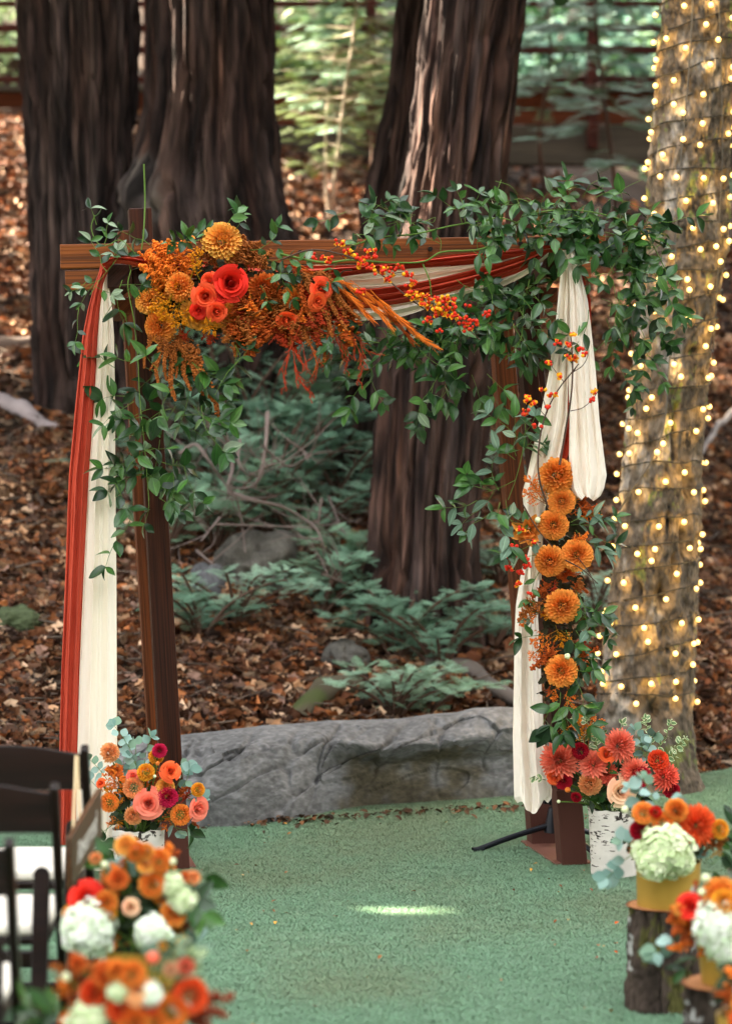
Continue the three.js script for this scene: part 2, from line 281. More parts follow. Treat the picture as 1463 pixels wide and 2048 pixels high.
// flower(parent, kind, colour, px, py, sizePx, depth, [dx, dy] lean of its face)
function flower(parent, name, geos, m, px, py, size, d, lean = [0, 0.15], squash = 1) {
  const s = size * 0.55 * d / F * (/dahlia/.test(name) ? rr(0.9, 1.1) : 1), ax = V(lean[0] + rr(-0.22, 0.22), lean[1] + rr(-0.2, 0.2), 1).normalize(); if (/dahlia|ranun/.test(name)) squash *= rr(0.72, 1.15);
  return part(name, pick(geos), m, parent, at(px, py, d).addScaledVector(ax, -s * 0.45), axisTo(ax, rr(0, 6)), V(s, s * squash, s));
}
function spray(parent, name, geos, m, x0, y0, x1, y1, d, dz = 0.03, wide = 1) {
  const a = at(x0, y0, d + rr(-dz, dz)), b = at(x1, y1, d - rr(0, dz)), L = a.distanceTo(b);
  return part(name, pick(geos), m, parent, a, axisTo(b.clone().sub(a), rr(0, 6)), V(L * wide, L, L * wide));
}
// leafy stems: start pixel, heading (degrees, 0 right, 90 up), length in pixels; leaves go to `out` as [matrix, geometry, material, size]
function sprig(out, gb, x, y, ang, len, d, o = {}) {
  const { step = 17, size = 27, geos = LG.vine, mats = leafMats, droop = 0.6, bendy = 26, spread = 62, r = 0.0013, dz = 0.05, pale = 0.05, face = 0.7 } = o;
  let a = ang, z = d + rr(-dz, dz), vz = rr(-1, 1) * 0.25; const pts = [at(x, y, z)], n = Math.max(2, Math.round(len / step));
  for (let k = 0; k < n; k++) {
    a += rr(-bendy, bendy); const ra = a * PI / 180; x += Math.cos(ra) * step; y -= Math.sin(ra) * step - droop * step * 0.5; z += vz * step * d / F; const p = at(x, y, z); pts.push(p);
    const sides = k === n - 1 ? [0, -1, 1] : R() < 0.35 ? [-1, 1] : [k % 2 ? 1 : -1];
    for (const sd of sides) {
      const la = (a + sd * (spread + rr(-22, 22))) * PI / 180, dir = V(Math.cos(la), Math.sin(la) - 0.25, rr(-0.7, 0.9)).normalize(), nr = V(rr(-0.6, 0.6), rr(0, 1.1), face + rr(-0.6, 0.4)).normalize(), s = size * rr(0.62, 1.2) * z / F;
      out.push([p.clone(), frame(dir, nr), pick(geos), R() < pale ? leafPale : pick(mats), s]);
    }
  }
  if (pts.length > 1) gb.add(tubeP(pts, r, r * 0.55, pts.length * 2, 4));
  return [x, y];
}
function leavesTo(parent, out, name = 'leaf', most = 300) {            // up to `most` leaves as parts, the rest as one mass
  out.sort((a, b) => b[4] - a[4]);
  const rest = new Map();
  out.forEach(([p, q, g, m, s], i) => { if (i < most) part(name, g, m, parent, p, q, s); else { const k = g.uuid + m.uuid; if (!rest.has(k)) rest.set(k, [g, m, []]); rest.get(k)[2].push(M4(p, q, s)); } });
  if (rest.size) {
    const byMat = new Map();
    for (const [g, m, l] of rest.values()) { const gs = byMat.get(m) ?? []; for (const mx of l) gs.push(g.clone().applyMatrix4(mx)); byMat.set(m, gs); }
    let k = 0; const all = [], ms = []; for (const [m, gs] of byMat) { all.push(mergeGeometries(gs)); ms.push(m); }
    const g = mergeGeometries(all, true); let off = V(0, 0, 0); for (let w = parent; w && w !== scene; w = w.parent) off.add(w.position);
    g.translate(-off.x, -off.y, -off.z); const msh = shadows(new THREE.Mesh(g, ms)); msh.name = 'small_leaves'; msh.userData.kind = 'stuff'; parent.add(msh);
  }
}
function gbPart(name, gb, m, parent) { const g = gb.geo(); let off = V(0, 0, 0); for (let w = parent; w && w !== scene; w = w.parent) off.add(w.position); g.translate(-off.x, -off.y, -off.z); const k = shadows(new THREE.Mesh(g, m)); k.name = name; parent.add(k); return k; }

// ------------------------------------------------------------------ ground: turf, hillside, leaf litter
const toe = (x) => 11.0 + 0.28 * x + 0.25 * vn(x * 0.7, 3.1) + (x > 1.4 ? (x - 1.4) * 0.8 : 0);
function hillY(x, z) {
  const d = -z, e = d - toe(x);
  if (e < 0) return -0.12 + Math.max(-0.1, e * 0.3);
  const rise = 0.385 * Math.min(e, 12.2) + 0.05 * Math.max(0, e - 12.2) + 0.42 * Math.max(0, e - 15), k = sstep(e, 0, 1.2);
  return -0.12 + rise + 0.1 * k + k * (0.2 * fbm(x * 0.45 + 5, d * 0.45, 1, 3) + 0.07 * fbm(x * 1.7, d * 1.7, 4, 3));
}
const onHill = (px, py) => { let lo = 10.5, hi = 30; for (let i = 0; i < 40; i++) { const m = (lo + hi) / 2, p = at(px, py, m); p.y > hillY(p.x, p.z) ? lo = m : hi = m; } const p = at(px, py, lo); p.y = hillY(p.x, p.z); return p; };
R = rng(101);
{
  const g = new GB(), xs = 150, zs = 170;
  g.add(gridP(xs, zs, (a, b) => { const u = a * 2 - 1, x = u * 5.5 + Math.pow(u, 5) * 55, d = 9.5 + b * 16 + Math.pow(b, 8) * 75; return [x, hillY(x, -d), -d]; }, (a, b) => { const u = a * 2 - 1; return [(u * 5.5 + Math.pow(u, 5) * 55) * 0.5, (9.5 + b * 16 + Math.pow(b, 8) * 75) * 0.5]; }));
  struct('hillside', g.geo(), mat({ color: hex(0x38281c), map: rockC, bumpMap: rockB, bumpScale: 0.03, roughness: 1 }));
  const t = new GB(); t.add(gridP(60, 60, (a, b) => [(a * 2 - 1) * 60, -0.16, 50 - b * 62]));
  struct('ground', t.geo(), mat({ color: hex(0x4a4030), roughness: 1 }));
  const w = new GB(); w.add(gridP(120, 120, (a, b) => { const x = lerp(-6, 6, a), z = lerp(2, -13.2, b); return [x, 0.004 * fbm(x * 3, z * 3), z]; }, (a, b) => [a * 12, b * 15]));
  const turfC = tex(512, 512, (u, v) => { const n = pf(u, v, 64, 64, 81, 3), k = 0.42 + 0.8 * (n - 0.45); return [k * 0.66, k * 0.93, k * 0.74]; });
  turfC.repeat.set(2.2, 2.2);
  struct('turf', w.geo(), mat({ map: turfC, roughness: 0.95 }));
  // blades of the turf
  const tuft = new GB();
  for (let k = 0; k < 5; k++) { const a = k * 2.4 + R(), l = 0.012 + 0.009 * R(), lean = 0.5 + 0.9 * R(), c = [[1, 1, 1], [0.85, 1.02, 0.9], [1.12, 1.05, 1.1], [1.15, 1.0, 0.8], [0.9, 0.95, 1]][k]; tuft.add(gridP(1, 2, (s, v) => { const w = (s - 0.5) * 0.0023 * (1 - 0.75 * v), o = Math.cos(a), q = Math.sin(a); return [o * (lean * l * v * v + 0.004) - q * w, l * v * (1 - 0.25 * v), q * (lean * l * v * v + 0.004) + o * w]; }), trn((R() - 0.5) * 0.012, 0, (R() - 0.5) * 0.012), c); }
  const list = [];
  for (let i = 0; i < 700000; i++) {
    const d = 6.2 + 5.9 * Math.pow(R(), 0.9), hw = 735 * d / F + 0.55, x = rr(-hw, hw), z = -d;
    if (d > toe(x) + 0.1) continue;
    const n = fbm(x * 1.6, z * 1.1, 7, 4), dirt = sstep(n + 0.5 * R(), 0.2, 0.85) * 0.8, k = 0.6 + 0.75 * R() * R() + 0.2 * R();
    list.push([M4(V(x, 0, z), tmpQ.setFromAxisAngle(UPY, R() * 6.28), rr(0.75, 1.25)), new THREE.Color(lerp(0.178, 0.19, dirt) * k, lerp(0.3, 0.225, dirt) * k, lerp(0.188, 0.13, dirt) * k)]);
  }
  instanced('turf_grass', tuft.geo(), mat({ color: 0xffffff, vertexColors: true, roughness: 0.55 }), list).userData.label = 'short green artificial grass pile covering the ceremony floor';
  // leaf litter
  const lg = [0, 1, 2].map((s) => {                                    // dry leaves: oak-like lobes, pointed tip, curled along and across
    const g2 = new GB(), curl = [0.9, 0.5, 1.5][s], fold = [0.5, 0.9, 0.25][s], lob = [0.34, 0.2, 0.45][s], wd = [0.3, 0.24, 0.36][s];
    g2.add(gridP(4, 8, (a, v) => { const u = a * 2 - 1, w = wd * Math.pow(Math.sin(PI * Math.pow(clamp(v, 0.015, 0.985), 0.8)), 0.8) * (1 + lob * Math.cos(v * 19 + s * 2) * Math.abs(u)); const t = (v - 0.5) * curl; return [Math.sin(t) / curl, (1 - Math.cos(t)) / curl * (s === 1 ? -1 : 1) + fold * u * u * w + 0.05 * Math.sin(v * 9 + u * 3), u * w]; })); return g2.geo();
  });
  const cols = [0x8a5a3a, 0x6d4630, 0xb98f6c, 0x4a3226, 0xa5663c, 0x86685a, 0x5c4030, 0xc8a688, 0x7d4c32].map(hex), li = [[], [], []];
  for (let i = 0; i < 125000; i++) {
    const d = 10.7 + 12.5 * Math.pow(R(), 1.15), hw = 760 * d / F + 0.5, x = rr(-hw, hw), z = -d, y = hillY(x, z);
    if (d < toe(x) - 0.05) continue;
    if (vn(x * 1.3 + 40, d * 1.3, 3) + 0.5 * vn(x * 4, d * 4, 8) < -0.35 && R() < 0.85) continue;
    const c = pick(cols).clone().multiplyScalar(lerp(0.22, 1.3, Math.pow(R(), 1.7)));
    li[i % 3].push([M4(V(x, y + rr(0, 0.035), z), tmpQ.setFromEuler(new THREE.Euler(rr(-0.9, 1.1), R() * 6.28, rr(-0.9, 0.9))), rr(0.055, 0.13)), c]);
  }
  li.forEach((l, s) => { instanced('leaf_litter', lg[s], mat({ color: 0xffffff, roughness: 0.75 }), l).name = numbered('leaf_litter'); });
}

{ // dead twigs lying in the litter
  const tw = new GB(); tw.add(tubeP([V(-0.5, 0, 0), V(-0.1, 0.03, 0.02), V(0.25, 0.01, -0.02), V(0.5, 0.04, 0.03)], 0.016, 0.007, 8, 4)); tw.add(tubeP([V(0.05, 0.02, 0), V(0.2, 0.05, 0.1), V(0.33, 0.06, 0.16)], 0.009, 0.004, 4, 3));
  const l = []; for (let i = 0; i < 2600; i++) { const d = 10.9 + 12 * Math.pow(R(), 1.2), hw = 760 * d / F + 0.4, x = rr(-hw, hw); if (d < toe(x)) continue; const k = rr(0.5, 1.3); l.push([M4(V(x, hillY(x, -d) + rr(0.02, 0.06), -d), tmpQ.setFromEuler(new THREE.Euler(rr(-0.3, 0.3), R() * 6.28, rr(-0.3, 0.3))), rr(0.1, 0.42)), new THREE.Color(0.12 * k, 0.09 * k, 0.07 * k)]); }
  instanced('twig_litter', tw.geo(), mat({ color: 0xffffff, roughness: 0.9 }), l).userData.label = 'dead twigs scattered through the brown leaf litter on the slope';
}

// ------------------------------------------------------------------ tree trunks
function section(rows) {                                              // rows [py, pxLeft, pxRight] at depth d -> centre, radius by py
  return (py) => { let k = 0; while (k < rows.length - 2 && py > rows[k + 1][0]) k++; const a = rows[k], b = rows[k + 1], t = (py - a[0]) / (b[0] - a[0]), s = t < 0 || t > 1 ? t : t; return [lerp(a[1], b[1], s), lerp(a[2], b[2], s)]; };
}
function trunkGeo(rows, d, o) {
  const sec = section(rows), { nu = 400, nv = 190, disp, color, y0, y1 } = o, g = new GB(), col = [];
  const place = (th, y) => {
    const py = HORIZON - (y - EYE) * F / d, [l, r] = sec(py), R0 = Math.max(0.05, (r - l) / 2 * d / F), cx = ((l + r) / 2 - CX) * d / F;
    const c = Math.cos(th), s = Math.sin(th), q = disp(c, s, y, R0, th, py);
    return V(cx + c * (R0 + q), y, -d - s * (R0 + q));
  };
  const P = gridP(nu, nv, (a, b) => place(a * 2 * PI, lerp(y0, y1, b)), (a, b) => { const R0 = 0.4; return [a * 2 * PI * R0, lerp(y0, y1, b)]; });
  g.add(P);
  for (let i = 0; i < g.p.length; i += 3) { const k = i / 3, a = (k % (nu + 1)) / nu * 2 * PI, y = g.p[i + 1], c = color(Math.cos(a), Math.sin(a), y, HORIZON - (y - EYE) * F / d, a); g.c[i] = c[0]; g.c[i + 1] = c[1]; g.c[i + 2] = c[2]; }
  const geo = g.geo(), nn = geo.attributes.normal;                    // close the seam's normals
  for (let b = 0; b <= nv; b++) { const i = b * (nu + 1), j = i + nu, n = V(nn.getX(i) + nn.getX(j), nn.getY(i) + nn.getY(j), nn.getZ(i) + nn.getZ(j)).normalize(); nn.setXYZ(i, n.x, n.y, n.z); nn.setXYZ(j, n.x, n.y, n.z); }
  return geo;
}
const redBark = mat({ vertexColors: true, map: barkC, bumpMap: barkB, bumpScale: 0.03, roughness: 0.95 });
redBark.map.repeat.set(1.1, 0.5); redBark.bumpMap.repeat.set(1.1, 0.5);
const redDisp = (seed, depth = 0.05, K = 4.6, extra) => (c, s, y, R0, th, py) => {
  const w = 0.24 * fbm(c * 2 + seed, s * 2, y * 1.6, 4), k = K * R0 / 0.36, n = vn(c * k + w + seed * 3, s * k + w, y * 0.75 + 2 * w), m = vn(c * k * 1.9 + seed + w, s * k * 1.9, y * 1.7 + 9), f = vn(c * 19 + seed, s * 19, y * 7), fl = vn(c * 9 + seed, s * 9, y * 3.1 + 4);
  return -depth * Math.exp(-Math.pow(n / 0.11, 2)) - depth * 0.6 * Math.exp(-Math.pow(m / 0.1, 2)) - 0.012 * Math.abs(vn(c * k * 3.7 + w, s * k * 3.7, y * 1.1 + seed)) + 0.03 * vn(c * 1.4 + seed, s * 1.4, y * 0.35) + 0.007 * vn(c * 36 + seed, s * 36, y * 1.3) + 0.018 * sstep(fl, -0.05, 0.12) + 0.012 * f + (extra ? extra(c, s, y, th, py) : 0);
};
const redColor = (seed, warm = 0, burl = 0) => (c, s, y, py, th) => {
  const a = vn(c * 6 + seed, s * 6, y * 1.3), b = fbm(c * 14 + seed, s * 14, y * 4.5, 4), k = 0.62 + 0.75 * b;
  const grey = [0.165, 0.13, 0.118], red = [0.18, 0.1, 0.072], t = clamp(0.42 + 0.6 * a + warm, 0, 1);
  const q = [0, 1, 2].map((i) => lerp(grey[i], red[i], t) * k); if (!burl) return q;
  const da = Math.abs(Math.atan2(Math.sin(th + 2.6), Math.cos(th + 2.6))), m = sstep(Math.exp(-Math.pow(da / 0.6, 2) - Math.pow((py - 400) / 95, 2)) + 0.35 * fbm(c * 9, s * 9, y * 6, 3), 0.35, 0.6); return q.map((v, i) => lerp(v, [0.27, 0.25, 0.23][i] * k, m));
};
const crowns = [];
function redwood(label, rows, d, y0, o = {}) {
  const base = at((rows[rows.length - 1][1] + rows[rows.length - 1][2]) / 2, rows[rows.length - 1][0], d), t = thing('redwood_tree', label, 'tree', V(base.x, y0, base.z));
  const geo = trunkGeo(rows, d, { disp: redDisp(o.seed, o.depth ?? 0.05, o.K ?? 4.6, o.extra), color: redColor(o.seed, o.warm, o.burl), y0, y1: o.y1 ?? 10, nv: o.nv ?? 210 });
  geo.translate(-t.position.x, -t.position.y, -t.position.z);
  const m = shadows(new THREE.Mesh(geo, redBark)); m.name = 'trunk'; t.add(m); crowns.push([t, base]); return t;
}
const dT1 = 15.2, dT2 = 14.9, dT3 = 13.0, dT4 = 14.6;
redwood('broad dark redwood trunk behind the left drapes, first from the left', [[-300, 18, 258], [0, 34, 281], [300, 53, 275], [600, 62, 280], [780, 70, 280], [900, 60, 300], [1000, 40, 320]], dT1, 1.0, { seed: 3, warm: -0.1 });
redwood('massive redwood trunk with a knobbly grey burl on its left side, above the flower swag', [[-300, 292, 536], [0, 296, 545], [200, 294, 552], [330, 276, 560], [430, 262, 580], [500, 256, 606], [600, 250, 590], [800, 240, 560], [1030, 215, 585]], dT2, 1.1, {
  seed: 8, depth: 0.055, warm: 0.12, burl: 1, extra: (c, s, y, th, py) => { const a = Math.atan2(s, c), da = Math.abs(Math.atan2(Math.sin(a + 2.6), Math.cos(a + 2.6))), b = Math.exp(-Math.pow(da / 0.55, 2) - Math.pow((py - 410) / 85, 2)); return b * (0.12 + 0.14 * fbm(c * 7, s * 7, y * 4.5, 3) + 0.05 * Math.abs(vn(c * 14, s * 14, y * 9))) ; },
});
redwood('leaning redwood trunk in the middle with a sunlit left edge and deep furrows', [[-300, 880, 1066], [0, 852, 1044], [300, 819, 1008], [700, 765, 982], [1000, 752, 958], [1120, 745, 955], [1220, 728, 968]], dT3, 0.45, { seed: 14, depth: 0.045, warm: 0.15, nv: 240 });
redwood('narrower redwood trunk leaning just behind the left edge of the middle trunk', [[-300, 842, 920], [0, 798, 895], [200, 774, 885], [420, 728, 860], [520, 715, 870], [800, 690, 860]], dT4, 1.1, { seed: 19, depth: 0.04 });

// the smooth-barked tree wound with lights
const dT5 = 11.35, rowsL = [[-300, 1338, 1500], [0, 1322, 1478], [300, 1302, 1456], [500, 1287, 1450], [700, 1268, 1421], [900, 1248, 1402], [1100, 1228, 1394], [1300, 1206, 1386], [1450, 1188, 1385], [1530, 1166, 1396], [1600, 1132, 1416]];
const holes = [[1337, 880, 5, 40, 0.05], [1366, 965, 6, 26, 0.04], [1339, 1128, 5, 22, 0.05], [1310, 1183, 9, 26, 0.05], [1386, 1097, 5, 20, 0.03], [1290, 1420, 15, 34, 0.05], [1342, 826, 6, 16, 0.03], [1355, 1075, 5, 30, 0.03], [1268, 1178, 6, 14, 0.03], [1326, 1043, 5, 18, 0.025], [1345, 1365, 5, 14, 0.03], [1322, 1293, 4, 5, 0.02], [1357, 1298, 4, 5, 0.02], [1376, 707, 12, 14, 0.03]];
const secL = section(rowsL);
function onLit(py, th, out = 0) { const [l, r] = secL(py), R0 = (r - l) / 2 * dT5 / F, p = at((l + r) / 2, py, dT5); return V(p.x + Math.cos(th) * (R0 + out), p.y, p.z + Math.sin(th) * (R0 + out)); }  // th = 90 degrees faces the camera
const litDisp = (c, s, y, R0, th, py) => {
  let h = 0; if (s > 0) { const px = (secL(py)[0] + secL(py)[1]) / 2 + c * R0 * F / dT5; for (const [hx, hy, w, hh, dp] of holes) { const e = Math.pow((px - hx) / w, 2) + Math.pow((py - hy) / hh, 2); if (e < 6) h -= dp * 1.5 * Math.exp(-e); } }
  return 0.024 * fbm(c * 2.2, s * 2.2, y * 3, 3) + 0.018 * fbm(c * 6, s * 6, y * 20, 4) + 0.006 * vn(c * 18, s * 18, y * 80) + h;
};
const litTree = thing('lit_tree', 'mottled grey barked tree trunk wound with glowing warm string lights', 'tree', V(at(1285, 1600, dT5).x, -0.03, -dT5));
{
  const color = (c, s, y, py) => {
    const a = fbm(c * 2 + 2, s * 2, y * 5, 4), b = fbm(c * 7, s * 7, y * 26, 4), f = 1.6 * fbm(c * 15 + 3 * b, s * 15, y * 62 + 3 * a, 3), k = 0.78 + 0.95 * b + 0.3 * f;
    let q = [0.13, 0.098, 0.07], pale = [0.3, 0.26, 0.22], t = sstep(a - 0.25 * c, 0.12, 0.45); q = q.map((v, i) => lerp(v, pale[i], t) * k);
    const up = py < 450 ? 0.22 : 0, m = fbm(c * 2 + 9, s * 2, y * 5 + 3, 4) + 0.3 * b + 0.25 * f + up * (c > 0.2 ? 1 : 0.3) + (py > 1450 ? 0.15 : 0), mk = sstep(m, 0.42, 0.52), mc = 0.8 + 0.5 * f;
    return [lerp(q[0], 0.13 * mc, mk), lerp(q[1], 0.14 * mc, mk), lerp(q[2], 0.045 * mc, mk)];
  };
  const geo = trunkGeo(rowsL, dT5, { disp: (c, s, y, R0, th, py) => litDisp(c, -s, y, R0, th, py), color: (c, s, y, py) => color(c, -s, y, py), y0: -0.03, y1: 8, nu: 300, nv: 620 });
  geo.translate(-litTree.position.x, -litTree.position.y, -litTree.position.z);
  const m = shadows(new THREE.Mesh(geo, mat({ vertexColors: true, bumpMap: fineB, bumpScale: 0.02, roughness: 0.95 }))); m.name = 'trunk'; litTree.add(m);
}
R = rng(303);
{
  const wraps = [-60, -18, 28, 71, 113, 166, 226, 268, 320, 373, 426, 472, 520, 575, 630, 688, 749, 807, 841, 899, 950, 1002, 1063, 1108, 1152, 1214, 1260, 1327, 1361, 1400];
  const lights = thing('string_lights', 'warm white string lights wound in rings around the trunk at right', 'string lights', V(litTree.position.x, 0, -dT5));
  const wire = new GB(), lead = new GB(), bulbG = new THREE.SphereGeometry(0.0125, 12, 9), capG = new THREE.CylinderGeometry(0.005, 0.006, 0.016, 6);
  const bulbM = new THREE.MeshStandardMaterial({ color: 0xffe2a8, emissive: new THREE.Color(1, 0.56, 0.13), emissiveIntensity: 0.17, roughness: 0.3 }), capM = mat({ color: hex(0x4b4334), roughness: 0.5 }), wireM = mat({ color: hex(0x2e2a24), roughness: 0.6 });
  let nb = 0;
  for (let w = 0; w < wraps.length - 1; w++) {
    const pts = [], n = 26, ya = wraps[w], yb = wraps[w + 1], tilt = rr(-17, 17);
    for (let k = 0; k <= n; k++) { const u = k / n, th = -PI / 2 + u * 2 * PI, py = lerp(ya, yb, sstep(u, 0, 1)) + tilt * Math.cos(th) * Math.min(u, 1 - u) * 2 + 3 * vn(k * 0.7, w); pts.push(onLit(py, th, 0.007)); }
    wire.add(tubeP(pts, 0.004, 0.004, 52, 4));
    let u = rr(0.18, 0.25);
    while (u < 0.84) {
      const th = -PI / 2 + u * 2 * PI + rr(-0.04, 0.04), py = lerp(ya, yb, sstep(u, 0, 1)) + tilt * Math.cos(th) * Math.min(u, 1 - u) * 2, a = onLit(py, th, 0.008), up = R() < 0.25 ? -1 : 1, drop = rr(6, 22) * up, b = onLit(py + drop, th + rr(-0.08, 0.08), rr(0.014, 0.026));
      lead.add(tubeP([a, a.clone().lerp(b, 0.5).add(V(0, 0.003, 0.003)), b], 0.0015, 0.0015, 3, 4));
      const bulb = part('bulb', bulbG, bulbM, lights, b);
      if (nb < 300) { const pl = new THREE.PointLight(new THREE.Color(1, 0.62, 0.17), 0.0021 * rr(0.55, 1.5)); pl.castShadow = true; pl.shadow.radius = 0.4; bulb.add(pl); }
      part('bulb_cap', capG, capM, bulb, b.clone().lerp(a, 0.35).add(V(0, up * 0.006, 0)));
      nb++; u += rr(0.075, 0.15);
    }
  }
  gbPart('wire', wire, wireM, lights); gbPart('lead_wire', lead, wireM, lights);
  const cable = new GB();
  cable.add(tubeP([[1377, -60], [1373, 60], [1366, 170], [1352, 330], [1342, 470], [1340, 560], [1335, 660], [1325, 760], [1318, 850], [1290, 930], [1262, 975], [1240, 1020]].map(([x, y]) => { const [l, r] = secL(y), c = clamp((x - (l + r) / 2) / ((r - l) / 2), -0.98, 0.98); return onLit(y, Math.acos(c), 0.012); }), 0.0045, 0.0045, 60, 6));
  cable.add(tubeP([[1421, -60], [1425, 60], [1428, 150], [1431, 250], [1431, 330], [1425, 450], [1422, 560], [1418, 700]].map(([x, y]) => { const [l, r] = secL(y), c = clamp((x - (l + r) / 2) / ((r - l) / 2), -0.98, 0.98); return onLit(y, Math.acos(c), 0.01); }), 0.003, 0.003, 40, 5));
  gbPart('power_cable', cable, mat({ color: hex(0x55504a), roughness: 0.5 }), lights);
}

// ------------------------------------------------------------------ boulders and stones
function rockGeo(c, r, seed, n = 40, amp = 0.28, flat = 0.5) {
  const g = new GB(); g.add(gridP(n * 2, n, (a, b) => { const th = a * 2 * PI, ph = b * PI, d = V(Math.cos(th) * Math.sin(ph), Math.cos(ph), Math.sin(th) * Math.sin(ph)), k = 1 + amp * fbm(d.x * 1.3 + seed, d.y * 1.3, d.z * 1.3, 4) * 2 - 0.08 * Math.abs(vn(d.x * 4 + seed, d.y * 5, d.z * 4)); return [c.x + d.x * r.x * k, c.y + Math.sign(d.y) * Math.pow(Math.abs(d.y), flat + 0.5) * r.y * k, c.z + d.z * r.z * k]; }, (a, b) => [a * 4, b * 2]));
  for (let i = 0; i < g.p.length; i += 3) { const k = 0.85 + 0.4 * fbm(g.p[i] * 5, g.p[i + 1] * 5, g.p[i + 2] * 5, 3); g.c[i] = g.c[i + 1] = g.c[i + 2] = k; }
  return g.geo();
}
const rockM = (c, o = {}) => mat({ color: hex(c), vertexColors: true, map: rockC, bumpMap: rockB, bumpScale: 0.012, roughness: 0.85, ...o });
{
  const topL = [[205, 1530], [235, 1505], [270, 1488], [365, 1470], [460, 1459], [520, 1452], [600, 1447], [657, 1441], [740, 1440], [800, 1437], [860, 1429], [915, 1424], [950, 1413], [1000, 1410], [1040, 1413], [1075, 1432], [1100, 1470]];
  const botL = [[205, 1640], [300, 1652], [400, 1660], [480, 1658], [506, 1654], [600, 1642], [657, 1633], [740, 1626], [850, 1618], [950, 1610], [1026, 1603], [1075, 1590], [1100, 1570]];
  const f = (L, x) => { let k = 0; while (k < L.length - 2 && x > L[k + 1][0]) k++; return lerp(L[k][1], L[k + 1][1], clamp((x - L[k][0]) / (L[k + 1][0] - L[k][0]), 0, 1)); };
  // profile across: from the ground in front, up the face, over the top, down behind.  left part slopes, right part has an overhanging slab
  const prof = (x, v) => {
    const k = sstep(x, 560, 760);                                      // 0 smooth slope, 1 ledge
    const A = [[0, 0.02], [0.02, 0.3], [0.07, 0.55], [0.16, 0.8], [0.32, 0.93], [0.6, 1], [0.85, 0.85], [1, 0]], B = [[0.2, 0.0], [0.2, 0.28], [0.19, 0.52], [0.05, 0.7], [0.03, 0.84], [0.45, 1], [0.85, 0.85], [1, 0]];
    const s = v * 7, i = Math.min(6, Math.floor(s)), t = s - i, sm = (P, j) => { const g = (q) => P[clamp(q, 0, 7)][j], a = g(i - 1), b = g(i), c = g(i + 1), d = g(i + 2); return 0.5 * (2 * b + (c - a) * t + (2 * a - 5 * b + 4 * c - d) * t * t + (3 * b - a - 3 * c + d) * t * t * t); };
    return [lerp(sm(A, 0), sm(B, 0), k), lerp(sm(A, 1), sm(B, 1), k)];
  };
  const g = new GB(), nu = 420, nv = 190, col = [];
  g.add(gridP(nu, nv, (a, v) => {
    const px = lerp(206, 1098, a), d0 = dGround(f(botL, px)), depth = 0.75 * Math.pow(Math.sin(PI * clamp(a, 0.002, 0.998)), 0.35), [pd, ph] = prof(px, v), base = at(px, 0, d0), Htop = EYE + (HORIZON - f(topL, px)) * (d0 + 0.6 * depth) / F;
    let y = -0.03 + ph * (Htop + 0.03), z = -d0 - pd * depth, x = base.x * (1 + 0.04 * pd);
    const X = x * 3, Y = y * 6, Z = z * 3, e = Math.sin(PI * clamp(v, 0, 1)), front = 1 - sstep(pd, 0.3, 0.6);
    const qx = x * 2.2, qy = y * 3.4, qz = z * 2.2, crack = (f, sk, o, w) => Math.exp(-Math.pow(vn(qx * f + o, qy * f - qx * sk, o + 0.3 * qz) / w, 2));
    const bil = 1 - Math.abs(vn(qx * 1.25 + 5, qy * 1.1 - qx * 0.5, qz)) * 1.6;
    const n = 0.05 * fbm(qx * 0.7, qy * 0.6 + qx * 0.25, qz * 0.6, 3) + front * (0.045 * bil * (1 - 0.5 * sstep(px, 560, 760)) - 0.03 * crack(0.62, 0.4, 3, 0.05) - 0.022 * crack(1.1, 0.7, 13, 0.05)) - 0.016 * front * crack(2.1, 1.2, 31, 0.06) + 0.03 * front * (Math.round(2.2 * fbm(qx * 0.9 + 3, qy * 1.3 - qx * 0.4, qz, 2)) * 0.5) + 0.014 * fbm(x * 9, y * 11, z * 9, 4) + 0.004 * vn(x * 45, y * 45, z * 45);
    return [x, y + n * e * (ph > 0.9 ? 0.5 : 1), z + n * e * 1.4];
  }, (a, v) => [a * 2.2, v * 1.6]));
  for (let i = 0; i < g.p.length; i += 3) {
    const x = g.p[i], y = g.p[i + 1], z = g.p[i + 2], a = (i / 3 % (nu + 1)) / nu, v = Math.floor(i / 3 / (nu + 1)) / nv, k = 0.95 + 0.3 * fbm(x * 5, y * 7, z * 5, 3) + 0.14 * vn(x * 60, y * 60, z * 60);
    const st = sstep(fbm(x * 3 + 4, y * 5, z * 3, 4) + (lerp(-0.3, 0.4, sstep(a + 0.05 * vn(y * 9, z * 5), 0.46, 0.58) * (1 - sstep(v + 0.05 * vn(x * 6, z * 6), 0.38, 0.46)))) + 0.2 * vn(x * 22, y * 22, z * 22), 0.0, 0.62);   // brown-olive weathering
    g.c[i] = lerp(0.235, 0.125, st) * k; g.c[i + 1] = lerp(0.23, 0.105, st) * k; g.c[i + 2] = lerp(0.23, 0.068, st) * k;
  }
  top('boulder', g.geo(), mat({ vertexColors: true, map: rockC, bumpMap: rockB, bumpScale: 0.007, roughness: 0.85 }), 'long low grey boulder lying across the turf behind the arch', 'boulder');
}
const stone = (name, label, cat, px, py, w, h, dz, c, seed, g2) => { const p = onHill(px, py), s = -p.z / F; return top(name, rockGeo(V(p.x, p.y + h * s * 0.1, p.z - dz * 0.3), V(w * s / 2, h * s * 0.62, dz), seed), rockM(c), label, cat, g2); };
stone('rock', 'mossy grey rock half buried in leaves under the bare branches', 'rock', 505, 1170, 190, 150, 0.3, 0x6e6a62, 3);
stone('rock', 'small grey stone in the leaf litter left of the mossy rock', 'rock', 408, 1195, 90, 90, 0.15, 0x77777a, 6);
stone('rock', 'small mossy green stone in the leaves at far left', 'rock', 30, 1255, 95, 60, 0.14, 0x5e6a4a, 9);
